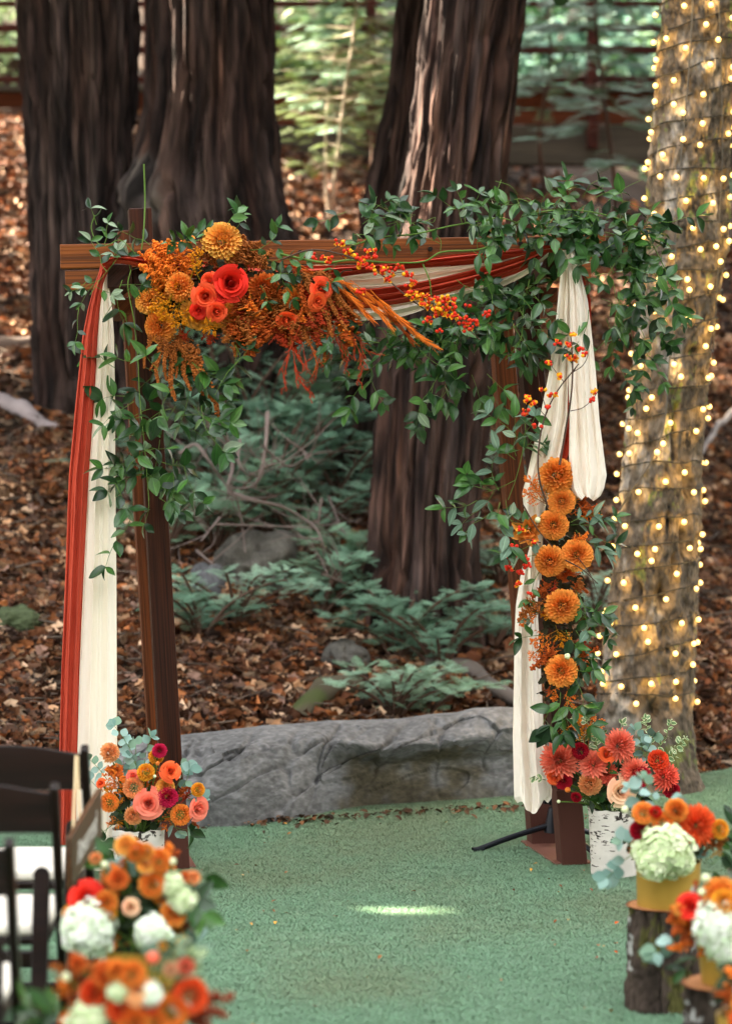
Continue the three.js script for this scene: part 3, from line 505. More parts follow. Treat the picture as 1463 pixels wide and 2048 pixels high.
stone('rock', 'grey stone on the leaf slope just above the middle of the boulder', 'rock', 690, 1330, 90, 70, 0.15, 0x75726c, 12);
top('rock', rockGeo(at(1450, 1558, 12.3), V(0.19, 0.12, 0.2), 21), rockM(0xb89f88), 'pale sandy rock at the turf edge right of the lit tree', 'rock');
stone('rock', 'dark rock on the slope behind the right hand arch posts', 'rock', 930, 1230, 110, 70, 0.2, 0x5a544e, 15);
function logThing(name, label, cat, pts, r0, r1, c, seed) {
  const P = tubeP(pts, r0, r1, 40, 16), g = new GB(); g.add(P);
  for (let i = 0; i < g.p.length; i += 3) { const k = 0.85 + 0.4 * fbm(g.p[i] * 6 + seed, g.p[i + 1] * 6, g.p[i + 2] * 6, 3), mo = sstep(fbm(g.p[i] * 4, g.p[i + 1] * 4 + seed, g.p[i + 2] * 4), 0.05, 0.3) * (c[3] ?? 0); g.c[i] = lerp(c[0], 0.07, mo) * k; g.c[i + 1] = lerp(c[1], 0.085, mo) * k; g.c[i + 2] = lerp(c[2], 0.03, mo) * k; g.p[i] += 0.02 * vn(g.p[i] * 9, g.p[i + 1] * 9, seed); g.p[i + 1] += 0.02 * vn(g.p[i] * 9, g.p[i + 2] * 9, seed + 4); }
  return top(name, g.geo(), mat({ vertexColors: true, bumpMap: barkB, bumpScale: 0.01, roughness: 0.95 }), label, cat);
}
const hp = (px, py, up = 0) => { const p = onHill(px, py); p.y += up; return p; };
logThing('fallen_log', 'mossy green log curving up behind the boulder', 'log', [hp(592, 1440, 0), hp(625, 1415, 0.03), hp(665, 1392, 0.05), hp(715, 1380, 0.0), hp(780, 1372, -0.05)], 0.055, 0.07, [0.09, 0.075, 0.05, 1], 2);
logThing('fallen_log', 'grey weathered log in the leaves left of the cream drape', 'log', [hp(-60, 805, 0.05), hp(20, 828, 0.05), hp(70, 850, 0.04), hp(110, 865, 0)], 0.05, 0.045, [0.3, 0.25, 0.25], 4);
logThing('fallen_log', 'dark log lying behind the right end of the boulder', 'log', [hp(850, 1345, 0.04), hp(930, 1362, 0.07), hp(1000, 1400, 0.04), hp(1060, 1420, 0)], 0.045, 0.04, [0.13, 0.11, 0.1], 6);
logThing('fallen_log', 'dark root rising to the base of the middle redwood', 'log', [hp(560, 830, 0.05), hp(640, 800, 0.12), hp(700, 740, 0.16), hp(760, 690, 0.1)], 0.1, 0.14, [0.12, 0.085, 0.065, 0.6], 8);
logThing('fallen_log', 'thin grey fallen branch on the slope right of the lit tree', 'log', [hp(1395, 930, 0.05), hp(1430, 885, 0.1), hp(1490, 830, 0.12)], 0.018, 0.022, [0.28, 0.24, 0.22], 10);
logThing('fallen_log', 'rotten log deep in the leaves at far left below the pale log', 'log', [hp(-30, 690, 0.03), hp(60, 700, 0.05), hp(130, 660, 0.03)], 0.05, 0.04, [0.16, 0.12, 0.1], 12);

// ------------------------------------------------------------------ shrubs, saplings, bare branches
const frondG = [0, 1, 2].map((s) => {
  const g = new GB(), r = rng(s + 70), n = 19; g.add(tubeP([V(0, 0, 0), V(0.5, 0.03, 0), V(1, -0.08, 0)], 0.008, 0.003, 4, 3), null, [0.5, 0.45, 0.4]);
  for (let k = 1; k <= n; k++) { const t = k / (n + 0.5), L = 0.3 * Math.sin(PI * Math.pow(t, 0.7) * 0.9 + 0.2); for (const sd of [-1, 1]) { const q = 0.75 + 0.5 * r(), d = V(0.5 + 0.15 * r(), -0.12 + 0.2 * r(), sd * (0.8 + 0.2 * r())).normalize(); g.add(petalP(L * (0.85 + 0.3 * r()), 0.021, -0.1, 0, 0.5, 1), M4(V(t, 0.03 * Math.sin(t * 3) - 0.08 * t * t, 0), frame(d, UPY), 1), [q, q, q]); } }
  return g;
});
const needleMats = [0x6f9078, 0x5c7c66, 0x86a48c, 0x759478].map((c) => mat({ color: hex(c), vertexColors: true, roughness: 0.6, transmission: 0.15, thickness: 0 }));
const needleSun = mat({ color: hex(0x5f6f38), vertexColors: true, roughness: 0.6, transmission: 0.35, thickness: 0 });
function shrub(name, label, cat, base, o) {
  const { h = 0.8, w = 0.7, branches = 7, fronds = 60, fl = 0.22, m = pick(needleMats), group, flat = 0.4, lean = V(0, 0, 0), y0 = 0.15 } = o, t = thing(name, label, cat, base.clone(), group), st = new GB(), fo = new GB();
  for (let b = 0; b < branches; b++) {
    const a = R() * 2 * PI, H = h * rr(0.45, 1), tip = V(Math.cos(a) * w * rr(0.4, 1), H, Math.sin(a) * w * 0.6 * rr(0.3, 1)).addScaledVector(lean, H), pts = [V(0, 0, 0), tip.clone().multiply(V(0.3, 0.6, 0.3)), tip.clone().multiply(V(0.75, 0.95, 0.75)), tip], c = new THREE.CatmullRomCurve3(pts);
    st.add(tubeP(pts, 0.012, 0.003, 10, 4));
    for (let k = 0; k < fronds / branches; k++) { const s = lerp(y0, 1, Math.pow((k + R()) / (fronds / branches), 0.8)), q = c.getPoint(Math.min(1, s)), an = R() * 2 * PI, dir = V(Math.cos(an), rr(-0.35, 0.35) * flat * 2, Math.sin(an) * 0.8).addScaledVector(tip.clone().normalize(), 0.4); const k2 = rr(0.75, 1.25); fo.add(pick(frondG).asPart, M4(q, frame(dir, V(rr(-0.3, 0.3), 1, rr(0, 0.7))), fl * rr(0.6, 1.2)), [k2, k2, k2]); }
  }
  const f = part('foliage', fo.geo(), m, t); f.position.set(0, 0, 0); const s2 = part('stem', st.geo(), twigMat, t); s2.position.set(0, 0, 0); return t;
}
frondG.forEach((g) => { g.asPart = { p: g.p, i: g.i }; });
R = rng(404);
const SH = [[455, 1040, 0.7, 0.6, 150, 0.17], [560, 980, 0.8, 0.6, 190, 0.18], [650, 1080, 0.6, 0.5, 130, 0.17], [520, 985, 1.05, 0.7, 200, 0.18], [655, 960, 0.75, 0.5, 130, 0.17], [400, 1285, 0.35, 0.45, 70, 0.14], [470, 1260, 0.3, 0.4, 60, 0.14], [700, 1190, 0.4, 0.4, 50, 0.18], [790, 1330, 0.4, 0.5, 110, 0.15], [880, 1350, 0.36, 0.5, 110, 0.15], [790, 1445, 0.28, 0.3, 60, 0.14], [850, 1440, 0.26, 0.32, 60, 0.14], [1000, 1180, 0.35, 0.3, 40, 0.17], [985, 1300, 0.3, 0.35, 36, 0.17], [1190, 1260, 0.3, 0.3, 30, 0.16], [330, 1130, 0.4, 0.4, 40, 0.18], [720, 960, 0.4, 0.35, 44, 0.2], [255, 1000, 0.4, 0.3, 26, 0.18], [1010, 1000, 0.4, 0.25, 26, 0.18], [430, 1110, 0.5, 0.5, 110, 0.16], [600, 1115, 0.45, 0.5, 110, 0.16], [690, 1050, 0.5, 0.4, 90, 0.16], [380, 1000, 0.5, 0.35, 70, 0.16], [740, 1240, 0.4, 0.4, 80, 0.16], [640, 1240, 0.35, 0.4, 60, 0.15], [530, 1090, 0.75, 0.6, 130, 0.17], [450, 965, 1.1, 0.5, 120, 0.18], [565, 960, 1.2, 0.5, 130, 0.18], [670, 950, 1.05, 0.35, 100, 0.18]];
const shWhere = ['left of the mossy rock below the left vine', 'under the middle of the flower swag', 'between the mossy rock and the middle redwood', 'close under the left end of the flower swag', 'by the dark root under the swag', 'low beside the lower left arch post', 'low in front of the small grey stone', 'at the left foot of the middle redwood', 'below the middle redwood', 'right of the middle redwood foot', 'right behind the middle of the boulder', 'peeping over the boulder near its high right end', 'seen between the right arch posts', 'behind the lower right arch post', 'between the flower cascade and the lit tree', 'just right of the left arch post', 'against the left side of the middle redwood', 'behind the lower cream drape', 'behind the upper right arch post', 'in front of the left half of the mossy rock', 'in front of the right half of the mossy rock', 'between the bare branches and the middle redwood', 'beside the upper left arch post', 'spreading low at the lower left of the middle redwood', 'low in the leaves left of the middle redwood foot', 'tall behind the middle of the mossy rock', 'rising tall under the hanging amaranth tassels', 'tall under the red branchlets of the swag', 'tall against the middle redwood under the leafy vine'];
SH.forEach(([x, y, h, w, n, fl], i) => (n = Math.round(n * 3), fl *= 0.68, w *= 1.25, h *= 1.08, shrub('redwood_sprout', 'blue green ferny redwood sprouts ' + shWhere[i], 'shrub', hp(x, y), { h, w, fronds: n, fl, branches: 9 + (i % 4), m: needleMats[i % 4], group: 'ferny redwood sprouts on the slope' })));
{
  const B = [[[225, 490], [270, 620], [285, 720], [270, 800], [310, 860], [330, 1000], [340, 1130]], [[20, 640], [100, 590], [160, 650], [230, 760], [270, 800]], [[450, 430], [445, 600], [410, 750], [330, 810], [270, 800]], [[270, 830], [400, 870], [520, 900], [650, 960], [700, 1000], [730, 1080], [720, 1220]], [[720, 1220], [600, 1340], [560, 1390]], [[720, 1220], [850, 1280]], [[550, 560], [620, 620], [660, 680]], [[760, 850], [800, 970], [850, 1050]], [[220, 950], [130, 1060]], [[320, 570], [320, 690], [360, 750]], [[720, 860], [700, 1000]], [[440, 610], [540, 690], [600, 690]], [[200, 980], [400, 990], [690, 1000]], [[20, 700], [10, 1000], [30, 1200]], [[390, 800], [440, 700], [540, 670]], [[100, 1120], [200, 1190], [260, 1230]]];
  const t = thing('bare_shrub', 'tangle of bare purplish branches in front of the redwood sprouts', 'shrub', hp(520, 1180));
  const bm = mat({ color: hex(0x6e615c), roughness: 0.95, bumpMap: fineB, bumpScale: 0.004 });
  B.forEach((l, i) => {
    const d = 13.1 + 0.25 * Math.sin(i * 2.1), g = new GB(), P = l.map(([x, y], k) => at(350 + (x + rr(-8, 8)) / 2.467, 650 + (y + rr(-8, 8)) / 2.467, d + 0.12 * Math.sin(k * 1.7 + i))), c = new THREE.CatmullRomCurve3(P); g.add(tubeP(P, i < 4 ? 0.013 : 0.008, 0.0035, 24, 6));
    for (let k = 0; k < 4; k++) { const q = c.getPoint(rr(0.1, 1)), e = q.clone().add(V(rr(-0.3, 0.3), rr(-0.12, 0.28), rr(-0.2, 0.2))), m = q.clone().lerp(e, 0.5).add(V(rr(-0.04, 0.04), rr(-0.03, 0.03), 0)); g.add(tubeP([q, m, e], 0.004, 0.0014, 6, 4)); const e2 = e.clone().add(V(rr(-0.15, 0.15), rr(-0.05, 0.15), rr(-0.1, 0.1))); g.add(tubeP([m, m.clone().lerp(e2, 0.5), e2], 0.0025, 0.001, 4, 3)); }
    gbPart('branch', g, bm, t);
  });
}
// young trees between the trunks and before the fence
function sapling(label, base, tops, o) {
  const t = thing('young_tree', label, 'tree', base), trunk = new GB(), fo = new GB(), { n = 130, fl = 0.26, m = needleMats[2], tm = twigMat, r = 0.022 } = o;
  for (const tp of tops) {
    const pts = [V(0, 0, 0), ...tp.map((q) => q.clone().sub(base))], c = new THREE.CatmullRomCurve3(pts); trunk.add(tubeP(pts, r, r * 0.4, 24, 6));
    for (let k = 0; k < n; k++) { const s = lerp(o.s0 ?? 0.3, 1, R()), q = c.getPoint(s), a = R() * 2 * PI, L = rr(0.2, o.reach ?? 0.7), e = q.clone().add(V(Math.cos(a) * L, rr(-0.12, 0.15), Math.sin(a) * L * 0.6)); if (k % 2) trunk.add(tubeP([q, e], 0.006, 0.002, 2, 3)); for (let j = 0; j < 4; j++) { const p = q.clone().lerp(e, 0.35 + 0.65 * j / 3), k2 = rr(0.7, 1.3), an = a + rr(-1, 1); fo.add(pick(frondG).asPart, M4(p, frame(V(Math.cos(an), rr(-0.3, 0.1), Math.sin(an)), V(rr(-0.3, 0.3), 1, rr(0, 0.8))), fl * rr(0.6, 1.2)), [k2, k2, k2]); } }
  }
  part('trunk', trunk.geo(), tm, t).position.set(0, 0, 0); part('foliage', fo.geo(), m, t).position.set(0, 0, 0); return t;
}
const paleBark = mat({ color: hex(0xa89a88), roughness: 0.8 });
sapling('slender pale stemmed sapling with yellow green sprays between the two big redwoods', hp(660, 440), [[at(672, 330, 18.6), at(690, 180, 18.5), at(705, 80, 18.4), at(715, -40, 18.3)], [at(650, 330, 18.8), at(655, 200, 18.9), at(672, 90, 18.8)]], { n: 80, m: needleSun, tm: paleBark, reach: 0.6, fl: 0.16, r: 0.015 });
sapling('hazy blue green conifer sapling high between the middle trunks', hp(740, 400), [[at(745, 250, 19), at(735, 60, 19), at(730, -80, 19)]], { n: 60, m: needleMats[2], reach: 0.7 });
sapling('blue green sapling before the fence left of the lit tree', hp(1230, 440), [[at(1225, 330, 19.5), at(1205, 180, 19.4), at(1190, 20, 19.3), at(1190, -60, 19.3)]], { n: 55, m: needleMats[0], reach: 0.6, s0: 0.2 });
sapling('small green sapling before the fence just right of the middle redwood', hp(1090, 380), [[at(1080, 250, 20.5), at(1100, 120, 20.4), at(1090, -20, 20.3)]], { n: 40, m: needleMats[3], reach: 0.6, s0: 0.35 });

// ------------------------------------------------------------------ fence up the slope, bushes beyond it
{
  const d = 22.3, fence = thing('deck_fence', 'red brown rail fence high on the slope behind the trees', 'fence', V(0, 4.2, -d)), fm = mat({ color: hex(0x4c2218), map: grainT, roughness: 0.7 }), fb = mat({ color: hex(0x6f3a20), map: grainT, roughness: 0.75 }), cm = mat({ color: hex(0x5c5348), map: rockC, bumpMap: rockB, bumpScale: 0.006, roughness: 0.95 });
  const yy = (py) => EYE + (HORIZON - py) * d / F, slab = (name, a, b, th, m, z = 0, x0 = -6.5, x1 = 6.5) => part(name, new RoundedBoxGeometry(x1 - x0, yy(a) - yy(b), th, 2, 0.008), m, fence, V((x0 + x1) / 2, (yy(a) + yy(b)) / 2, -d + z));
  for (const [a, b] of [[-22, -6], [2, 14], [48, 64], [92, 108], [152, 166]]) slab('rail', a, b, 0.05, fm);
  slab('cap_board', 174, 186, 0.22, cm, 0.02); slab('board', 187, 217, 0.05, fb, 0.01); slab('board', 220, 250, 0.05, fb, 0.012); slab('base_wall', 252, 330, 0.2, cm, -0.06);
  for (let k = -3; k <= 3; k++) part('post', new RoundedBoxGeometry(0.1, yy(-60) - yy(300), 0.1, 2, 0.008), fm, fence, V(at(1182, 0, d).x + k * 2.05, (yy(-60) + yy(300)) / 2, -d - 0.08 + 0.14));
}
R = rng(505);
const bushLeaf = { p: petalP(1, 0.36, -0.15, 0.25, 0.6, 2).p, i: petalP(1, 0.36, -0.15, 0.25, 0.6, 2).i };
function bush(label, c, rad, n, leaf, m) {
  const t = thing('far_bush', label, 'bush', V(c.x, hillY(c.x, c.z), c.z), 'leafy bushes beyond the fence'), fo = new GB(), st = new GB();
  for (let k = 0; k < n; k++) { const cl = V(rr(-1, 1), rr(-1, 1), rr(-1, 1)); if (cl.lengthSq() > 1 || vn(cl.x * 2.5 + c.x, cl.y * 2.5, cl.z * 2.5) < -0.25) continue; const p = cl.multiply(rad).add(c).sub(t.position), k2 = rr(0.7, 1.3); fo.add(bushLeaf, M4(p, frame(V(rr(-1, 1), rr(-0.8, 0.4), rr(-1, 1)), V(rr(-0.5, 0.5), 1, rr(-0.2, 0.9))), leaf * rr(0.6, 1.3)), [k2, k2, k2]); }
  for (let k = 0; k < 6; k++) st.add(tubeP([V(rr(-0.2, 0.2), 0, 0), c.clone().sub(t.position).multiplyScalar(0.6).add(V(rr(-0.3, 0.3), 0, 0)), c.clone().sub(t.position).add(V(rr(-0.7, 0.7) * rad.x, rr(0, 0.6) * rad.y, 0))], 0.04, 0.01, 8, 5));
  part('foliage', fo.geo(), m, t).position.set(0, 0, 0); part('stem', st.geo(), twigMat, t).position.set(0, 0, 0);
}
const fm2 = (c) => mat({ color: hex(c), vertexColors: true, roughness: 0.6, transmission: 0.3, thickness: 0 });
[[1110, 40, 27, 1.5, 0.9, 0x4f7450, 'pale green bush seen through the top rails left of the fence post'], [1260, 30, 28, 1.4, 1.0, 0x466e62, 'blue green bush seen through the top rails by the lit tree'], [1180, 140, 26, 1.6, 0.6, 0x5f8070, 'low pale bush behind the lower fence rails'], [640, 40, 27, 1.8, 1.2, 0x657a44, 'yellow green bush beyond the fence between the big redwoods'], [760, 130, 27, 1.1, 0.9, 0x5a774a, 'green bush beyond the fence left of the middle redwood'], [10, 20, 27, 1.4, 0.9, 0x93a57c, 'pale bush above the fence at the far left corner'], [1420, 250, 25, 1.2, 1.6, 0x4a6a40, 'dark bush behind the lit tree at right'], [560, 120, 28, 1.0, 1.6, 0x5c7a50, 'dark green bush beyond the fence beside the burl trunk']].forEach(([x, y, d, rx, ry, c, l]) => bush(l, at(x, y, d), V(rx, ry, 0.9), 2600, 0.15, fm2(c)));

// ------------------------------------------------------------------ unseen crowns added to block sun and low sky, with gaps cut for sun patches
{
  R = rng(606);
  const spots = [[at(20, 330, 20), 0.55], [at(25, 250, 20.8), 0.45], [at(640, 380, 20.3), 0.5], [at(700, 330, 20.6), 0.45], [at(600, 260, 19), 0.35], [at(650, 230, 18.7), 0.25], [at(690, 130, 18.6), 0.12], [at(868, 20, 12.9), 0.22], [at(858, 130, 12.8), 0.24], [at(845, 240, 12.8), 0.22], [at(765, 390, 14.4), 0.16], [at(20, 110, 22), 0.5], [at(800, 1818, 8.4), 0.0], [at(620, 60, 26), 0.4], [at(10, 20, 27), 0.9], [at(580, 400, 20), 0.3], [at(20, 420, 19.5), 0.4], [at(30, 480, 18.6), 0.3], [at(15, 300, 20.5), 0.4], [at(855, 60, 13), 0.2], [at(840, 330, 13), 0.14], [at(10, 560, 17.5), 0.2], [at(20, 700, 16), 0.15]];
  const gap = (p) => spots.some(([q, r]) => { const v = p.clone().sub(q), t = v.dot(SUN); return t > 0 && v.addScaledVector(SUN, -t).length() < r + (r < 0.1 ? 0.55 : 0.8); });
  const clump = new GB(); for (let k = 0; k < 22; k++) { const q = rr(0.75, 1.25); clump.add(bushLeaf, M4(V(rr(-0.3, 0.3), rr(-0.16, 0.16), rr(-0.3, 0.3)), frame(V(rr(-1, 1), rr(-0.6, 0.3), rr(-1, 1)), V(rr(-0.6, 0.6), 1, rr(-0.6, 0.6))), 0.2), [q, q, q]); }
  const cg = clump.geo(), cmt = mat({ color: hex(0x3f5c38), vertexColors: true, roughness: 0.7, transmission: 0.1, thickness: 0 });
  const tall = [[-7.5, -5.5, 8.5, 3.2], [-8.5, -10, 8.5, 3.4], [-9, -14.5, 9.5, 3.4], [-9.5, -19, 11, 3.6], [-10, -24, 12.5, 3.6], [-12.5, -8, 11, 3.4], [-13, -16, 13, 3.6], [-14.8, -20.5, 14, 3.6], [-6.8, -1.5, 8, 3], [-14.5, -28, 15, 4], [6.5, -6, 5.5, 3.4], [7, -11, 6.5, 3.6], [7.5, -16, 8, 3.6], [8.5, -21, 10, 3.8], [-5, 7.5, 4.6, 4], [0.5, 9, 4.8, 4.2], [6, 6.5, 4.6, 4], [-8, 3, 4.8, 3.8], [8, 1, 5, 3.8], [-2.5, 11, 6.5, 4], [4, 11, 6.5, 4]];
  tall.forEach(([x, z, y, r], i) => {
    const g0 = hillY(x, z), t = thing('added_shade_tree', 'unseen leafy tree added round the clearing to block sun and low sky', 'tree', V(x, Math.max(g0, -0.1), z), 'added shade trees round the clearing outside the view'), tr = new GB();
    tr.add(tubeP([V(0, 0, 0), V(0.1, (y - t.position.y) * 0.5, 0), V(0, y - t.position.y + r * 0.6, 0)], 0.3, 0.06, 14, 10));
    for (let k = 0; k < 12; k++) { const h = y - t.position.y + rr(-0.6, 0.5) * r, a = k * 2.4; tr.add(tubeP([V(0, h - 0.6, 0), V(Math.cos(a) * r * 0.4, h, Math.sin(a) * r * 0.4), V(Math.cos(a) * r * 0.85, h + 0.3, Math.sin(a) * r * 0.85)], 0.08, 0.02, 6, 5)); }
    part('trunk', tr.geo(), redBark, t).position.set(0, 0, 0);
    const l = []; for (let k = 0; k < 2400; k++) { const u = V(rr(-1, 1), rr(-1, 1), rr(-1, 1)); if (u.lengthSq() > 1) continue; const p = V(x, y, z).add(u.multiply(V(r, r * 0.8, r))); if (Math.abs(p.x) < 0.3 + 735 * -p.z / F + 0.4 && p.z < 0) continue; if (gap(p)) continue; l.push([M4(p, tmpQ.setFromEuler(new THREE.Euler(rr(-0.5, 0.5), R() * 6, rr(-0.5, 0.5))), rr(1, 1.7))]); }
    instanced('crown', cg, cmt, l, t);
  });
  // unseen redwood crowns above the frame, spread low and wide to shade the slope
  const l = new Map(crowns.map(([t]) => [t, []]));
  for (const [t, b] of crowns) for (let k = 0; k < 2300; k++) { const u = V(rr(-1, 1), rr(-1, 1), rr(-1, 1)); if (u.x * u.x + u.z * u.z > 1) continue; const p = V(b.x, 8, b.z).add(u.multiply(V(3.6, 3.4, 3.6))); if (p.y < EYE + 960 * -p.z / F + 0.3 || p.z > -12.8 || gap(p)) continue; l.get(t).push([M4(p, tmpQ.setFromEuler(new THREE.Euler(rr(-0.5, 0.5), R() * 6, rr(-0.5, 0.5))), rr(1, 1.7))]); }
  for (const [t, b] of crowns) instanced('crown', cg, cmt, l.get(t), t);
}

// ------------------------------------------------------------------ the wooden arch
R = rng(707);
const arch = thing('wedding_arch', 'brown wooden arch of four leaning posts and long crossing beams on the turf', 'arch', at(740, 0, 9.4).setY(0));
const backV = V(-0.083, 0, -0.47);
function bar(name, a, b, w, t, m, nrm, uvOff = 0) {                    // a squared bar from a to b, w across, t along nrm
  const L = a.distanceTo(b), g = new RoundedBoxGeometry(L, w, t, 2, 0.004), p = g.attributes.position, uv = g.attributes.uv;
  for (let i = 0; i < p.count; i++) uv.setXY(i, p.getX(i) * 0.9 + uvOff, (p.getY(i) + p.getZ(i)) * 4.5 + uvOff);
  const x = b.clone().sub(a).normalize(), z = nrm.clone().addScaledVector(x, -nrm.dot(x)).normalize(), y = z.clone().cross(x);
  return part(name, g, m, arch, a.clone().lerp(b, 0.5), new THREE.Quaternion().setFromRotationMatrix(new THREE.Matrix4().makeBasis(x, y, z)));
}
const front = V(0.16, 0, 1).normalize();
const flB = at(352, 1742, 9.18), flT = at(279, 418, 9.13), frB = at(1143, 1732, 9.264), frT = at(1033, 400, 9.3);
flB.y = 0.013; frB.y = 0.013;
const rlB = flB.clone().add(backV), rlT = flT.clone().add(backV).add(V(-0.005, -0.04, 0)), rrB = frB.clone().add(backV), rrT = at(984, 447, 9.77);
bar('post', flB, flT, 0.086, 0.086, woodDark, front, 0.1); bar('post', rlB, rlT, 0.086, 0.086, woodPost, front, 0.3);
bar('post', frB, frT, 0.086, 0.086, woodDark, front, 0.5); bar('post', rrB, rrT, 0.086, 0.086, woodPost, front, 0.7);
for (const [b, t, h] of [[flB, flT, 0.27], [rlB, rlT, 0.25], [frB, frT, 0.29], [rrB, rrT, 0.26]]) { const u = t.clone().sub(b).normalize(); bar('foot_sleeve', b.clone().addScaledVector(u, -0.004), b.clone().addScaledVector(u, h), 0.099, 0.099, footMat, front); }
for (const [a, b] of [[flB, rlB], [frB, rrB]]) { const A = a.clone().setY(0.012), B = b.clone().setY(0.012), e = A.clone().sub(B).normalize(); bar('base_plate', B.addScaledVector(e, -0.05), A.addScaledVector(e, 0.03), 0.15, 0.012, mat({ color: hex(0x6a4438), bumpMap: fineB, bumpScale: 0.001, roughness: 0.6 }), UPY); }
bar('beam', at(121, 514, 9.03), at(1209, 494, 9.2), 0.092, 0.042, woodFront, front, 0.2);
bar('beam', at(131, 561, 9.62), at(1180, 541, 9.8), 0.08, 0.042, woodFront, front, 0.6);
const xl = at(240, 552, 8.86), xr = at(1115, 530, 8.98), bk = backV.clone().normalize();
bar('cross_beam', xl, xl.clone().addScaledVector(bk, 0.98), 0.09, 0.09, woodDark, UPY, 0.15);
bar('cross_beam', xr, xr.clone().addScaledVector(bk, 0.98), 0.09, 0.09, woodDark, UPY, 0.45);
{ const a = at(247, 610, 9.18); bar('tie_brace', a, a.clone().addScaledVector(bk, 0.6), 0.07, 0.06, woodPost, UPY, 0.35); const b = at(1098, 590, 9.3); bar('tie_brace', b, b.clone().addScaledVector(bk, 0.6), 0.07, 0.06, woodPost, UPY, 0.55); }

{ const bg = new THREE.CylinderGeometry(0.009, 0.01, 0.008, 12), bmt = mat({ color: hex(0x2a2622), roughness: 0.45, metalness: 0.7 }), q = axisTo(front); for (const [x, y, d] of [[284, 505, 9.045], [284, 524, 9.045], [1040, 487, 9.15], [1040, 506, 9.15], [600, 505, 9.075], [860, 498, 9.12]]) part('bolt', bg, bmt, arch, at(x, y, d - 0.012), q); }

// ------------------------------------------------------------------ the cloths
const cloth = (c, b, bs, o = {}) => mat({ color: hex(c), bumpMap: b, bumpScale: bs, roughness: 0.85, sheen: 0.3, sheenColor: hex(c), sheenRoughness: 0.6, transmission: 0.16, thickness: 0, ...o });
const rustM = cloth(0xb5402a, crinkB, 0.003), creamM = cloth(0xf5ebdb, null, 0), ivoryM = cloth(0xf6ece0, crinkB, 0.004, { transmission: 0.25 });
// rows: [along value, left px, right px] hanging (py) ; pleats n, depth amplitude
function hang(rows, d, { n = 5, amp = 0.03, nu = 90, nv = 160, seed = 1, crinkle = 0, hem = 0, dAt = null, curl = 0 }) {
  const sec = section(rows), y0 = rows[0][0], y1 = rows[rows.length - 1][0], g = new GB();
  g.add(gridP(nu, nv, (u, v) => {
    const py = lerp(y0, y1, v), [l, r] = sec(py), grow = sstep(v, 0, 0.25), wN = 1 + 0.3 * vn(v * 1.5, seed), ph = n * (u + 0.03 * vn(v * 2 + seed, u * 3)) * 2 * PI + seed;
    const uu = u + 0.35 / (n * 2 * PI) * Math.sin(ph * 2) * 0.6;
    let dz = amp * (0.4 + 0.6 * grow) * (Math.sin(ph) * wN + 0.35 * Math.sin(ph * 2.3 + 1 + v)) + 0.25 * amp * vn(u * 9 + seed, v * 3);
    dz += crinkle * (1.2 * vn(u * 26 + seed + 1.5 * vn(u * 4, v * 4, seed), v * 7) + 0.7 * vn(u * 48, v * 16) + 0.6 * vn(u * 14, v * 30, seed));
    const D = (dAt ? dAt(v) : d) - dz + curl * Math.pow(Math.abs(u * 2 - 1), 3);
    return at(lerp(l, r, uu), py + hem * sstep(v, 0.85, 1) * (Math.sin(ph * 0.5 + 2) + 0.5 * vn(u * 7, seed)), D);
  }, (u, v) => [u * 0.5, v * (y1 - y0) / 520]));
  return g.geo();
}
// along: points [px, pyTop, pyBottom, depth] across the swag
function swagGeo(pts, { n = 3, amp = 0.014, nu = 120, nv = 30, seed = 1 }) {
  const T = pts.map((p) => at(p[0], p[1], p[3])), B = pts.map((p) => at(p[0] + (p[4] ?? 0), p[2], p[3])), ct = new THREE.CatmullRomCurve3(T), cb = new THREE.CatmullRomCurve3(B), g = new GB();
  g.add(gridP(nu, nv, (u, v) => { const a = ct.getPoint(u), b = cb.getPoint(u), q = a.lerp(b, v), w = Math.sin(v * n * 2 * PI + seed + 0.5 * vn(u * 3, seed)) + 0.4 * Math.sin(v * n * 4.7 * PI + u * 3); q.z += amp * w + amp * Math.sin(v * PI); q.y += 0.15 * amp * w; return q; }, (u, v) => [v * 0.4, u * 2.2]));
  return g.geo();
}
function clothThing(name, label, cat, p) { return thing(name, label, cat, p, null); }
const wpart = (name, g, m, t) => { g.translate(-t.position.x, -t.position.y, -t.position.z); return part(name, g, m, t, t.position); };
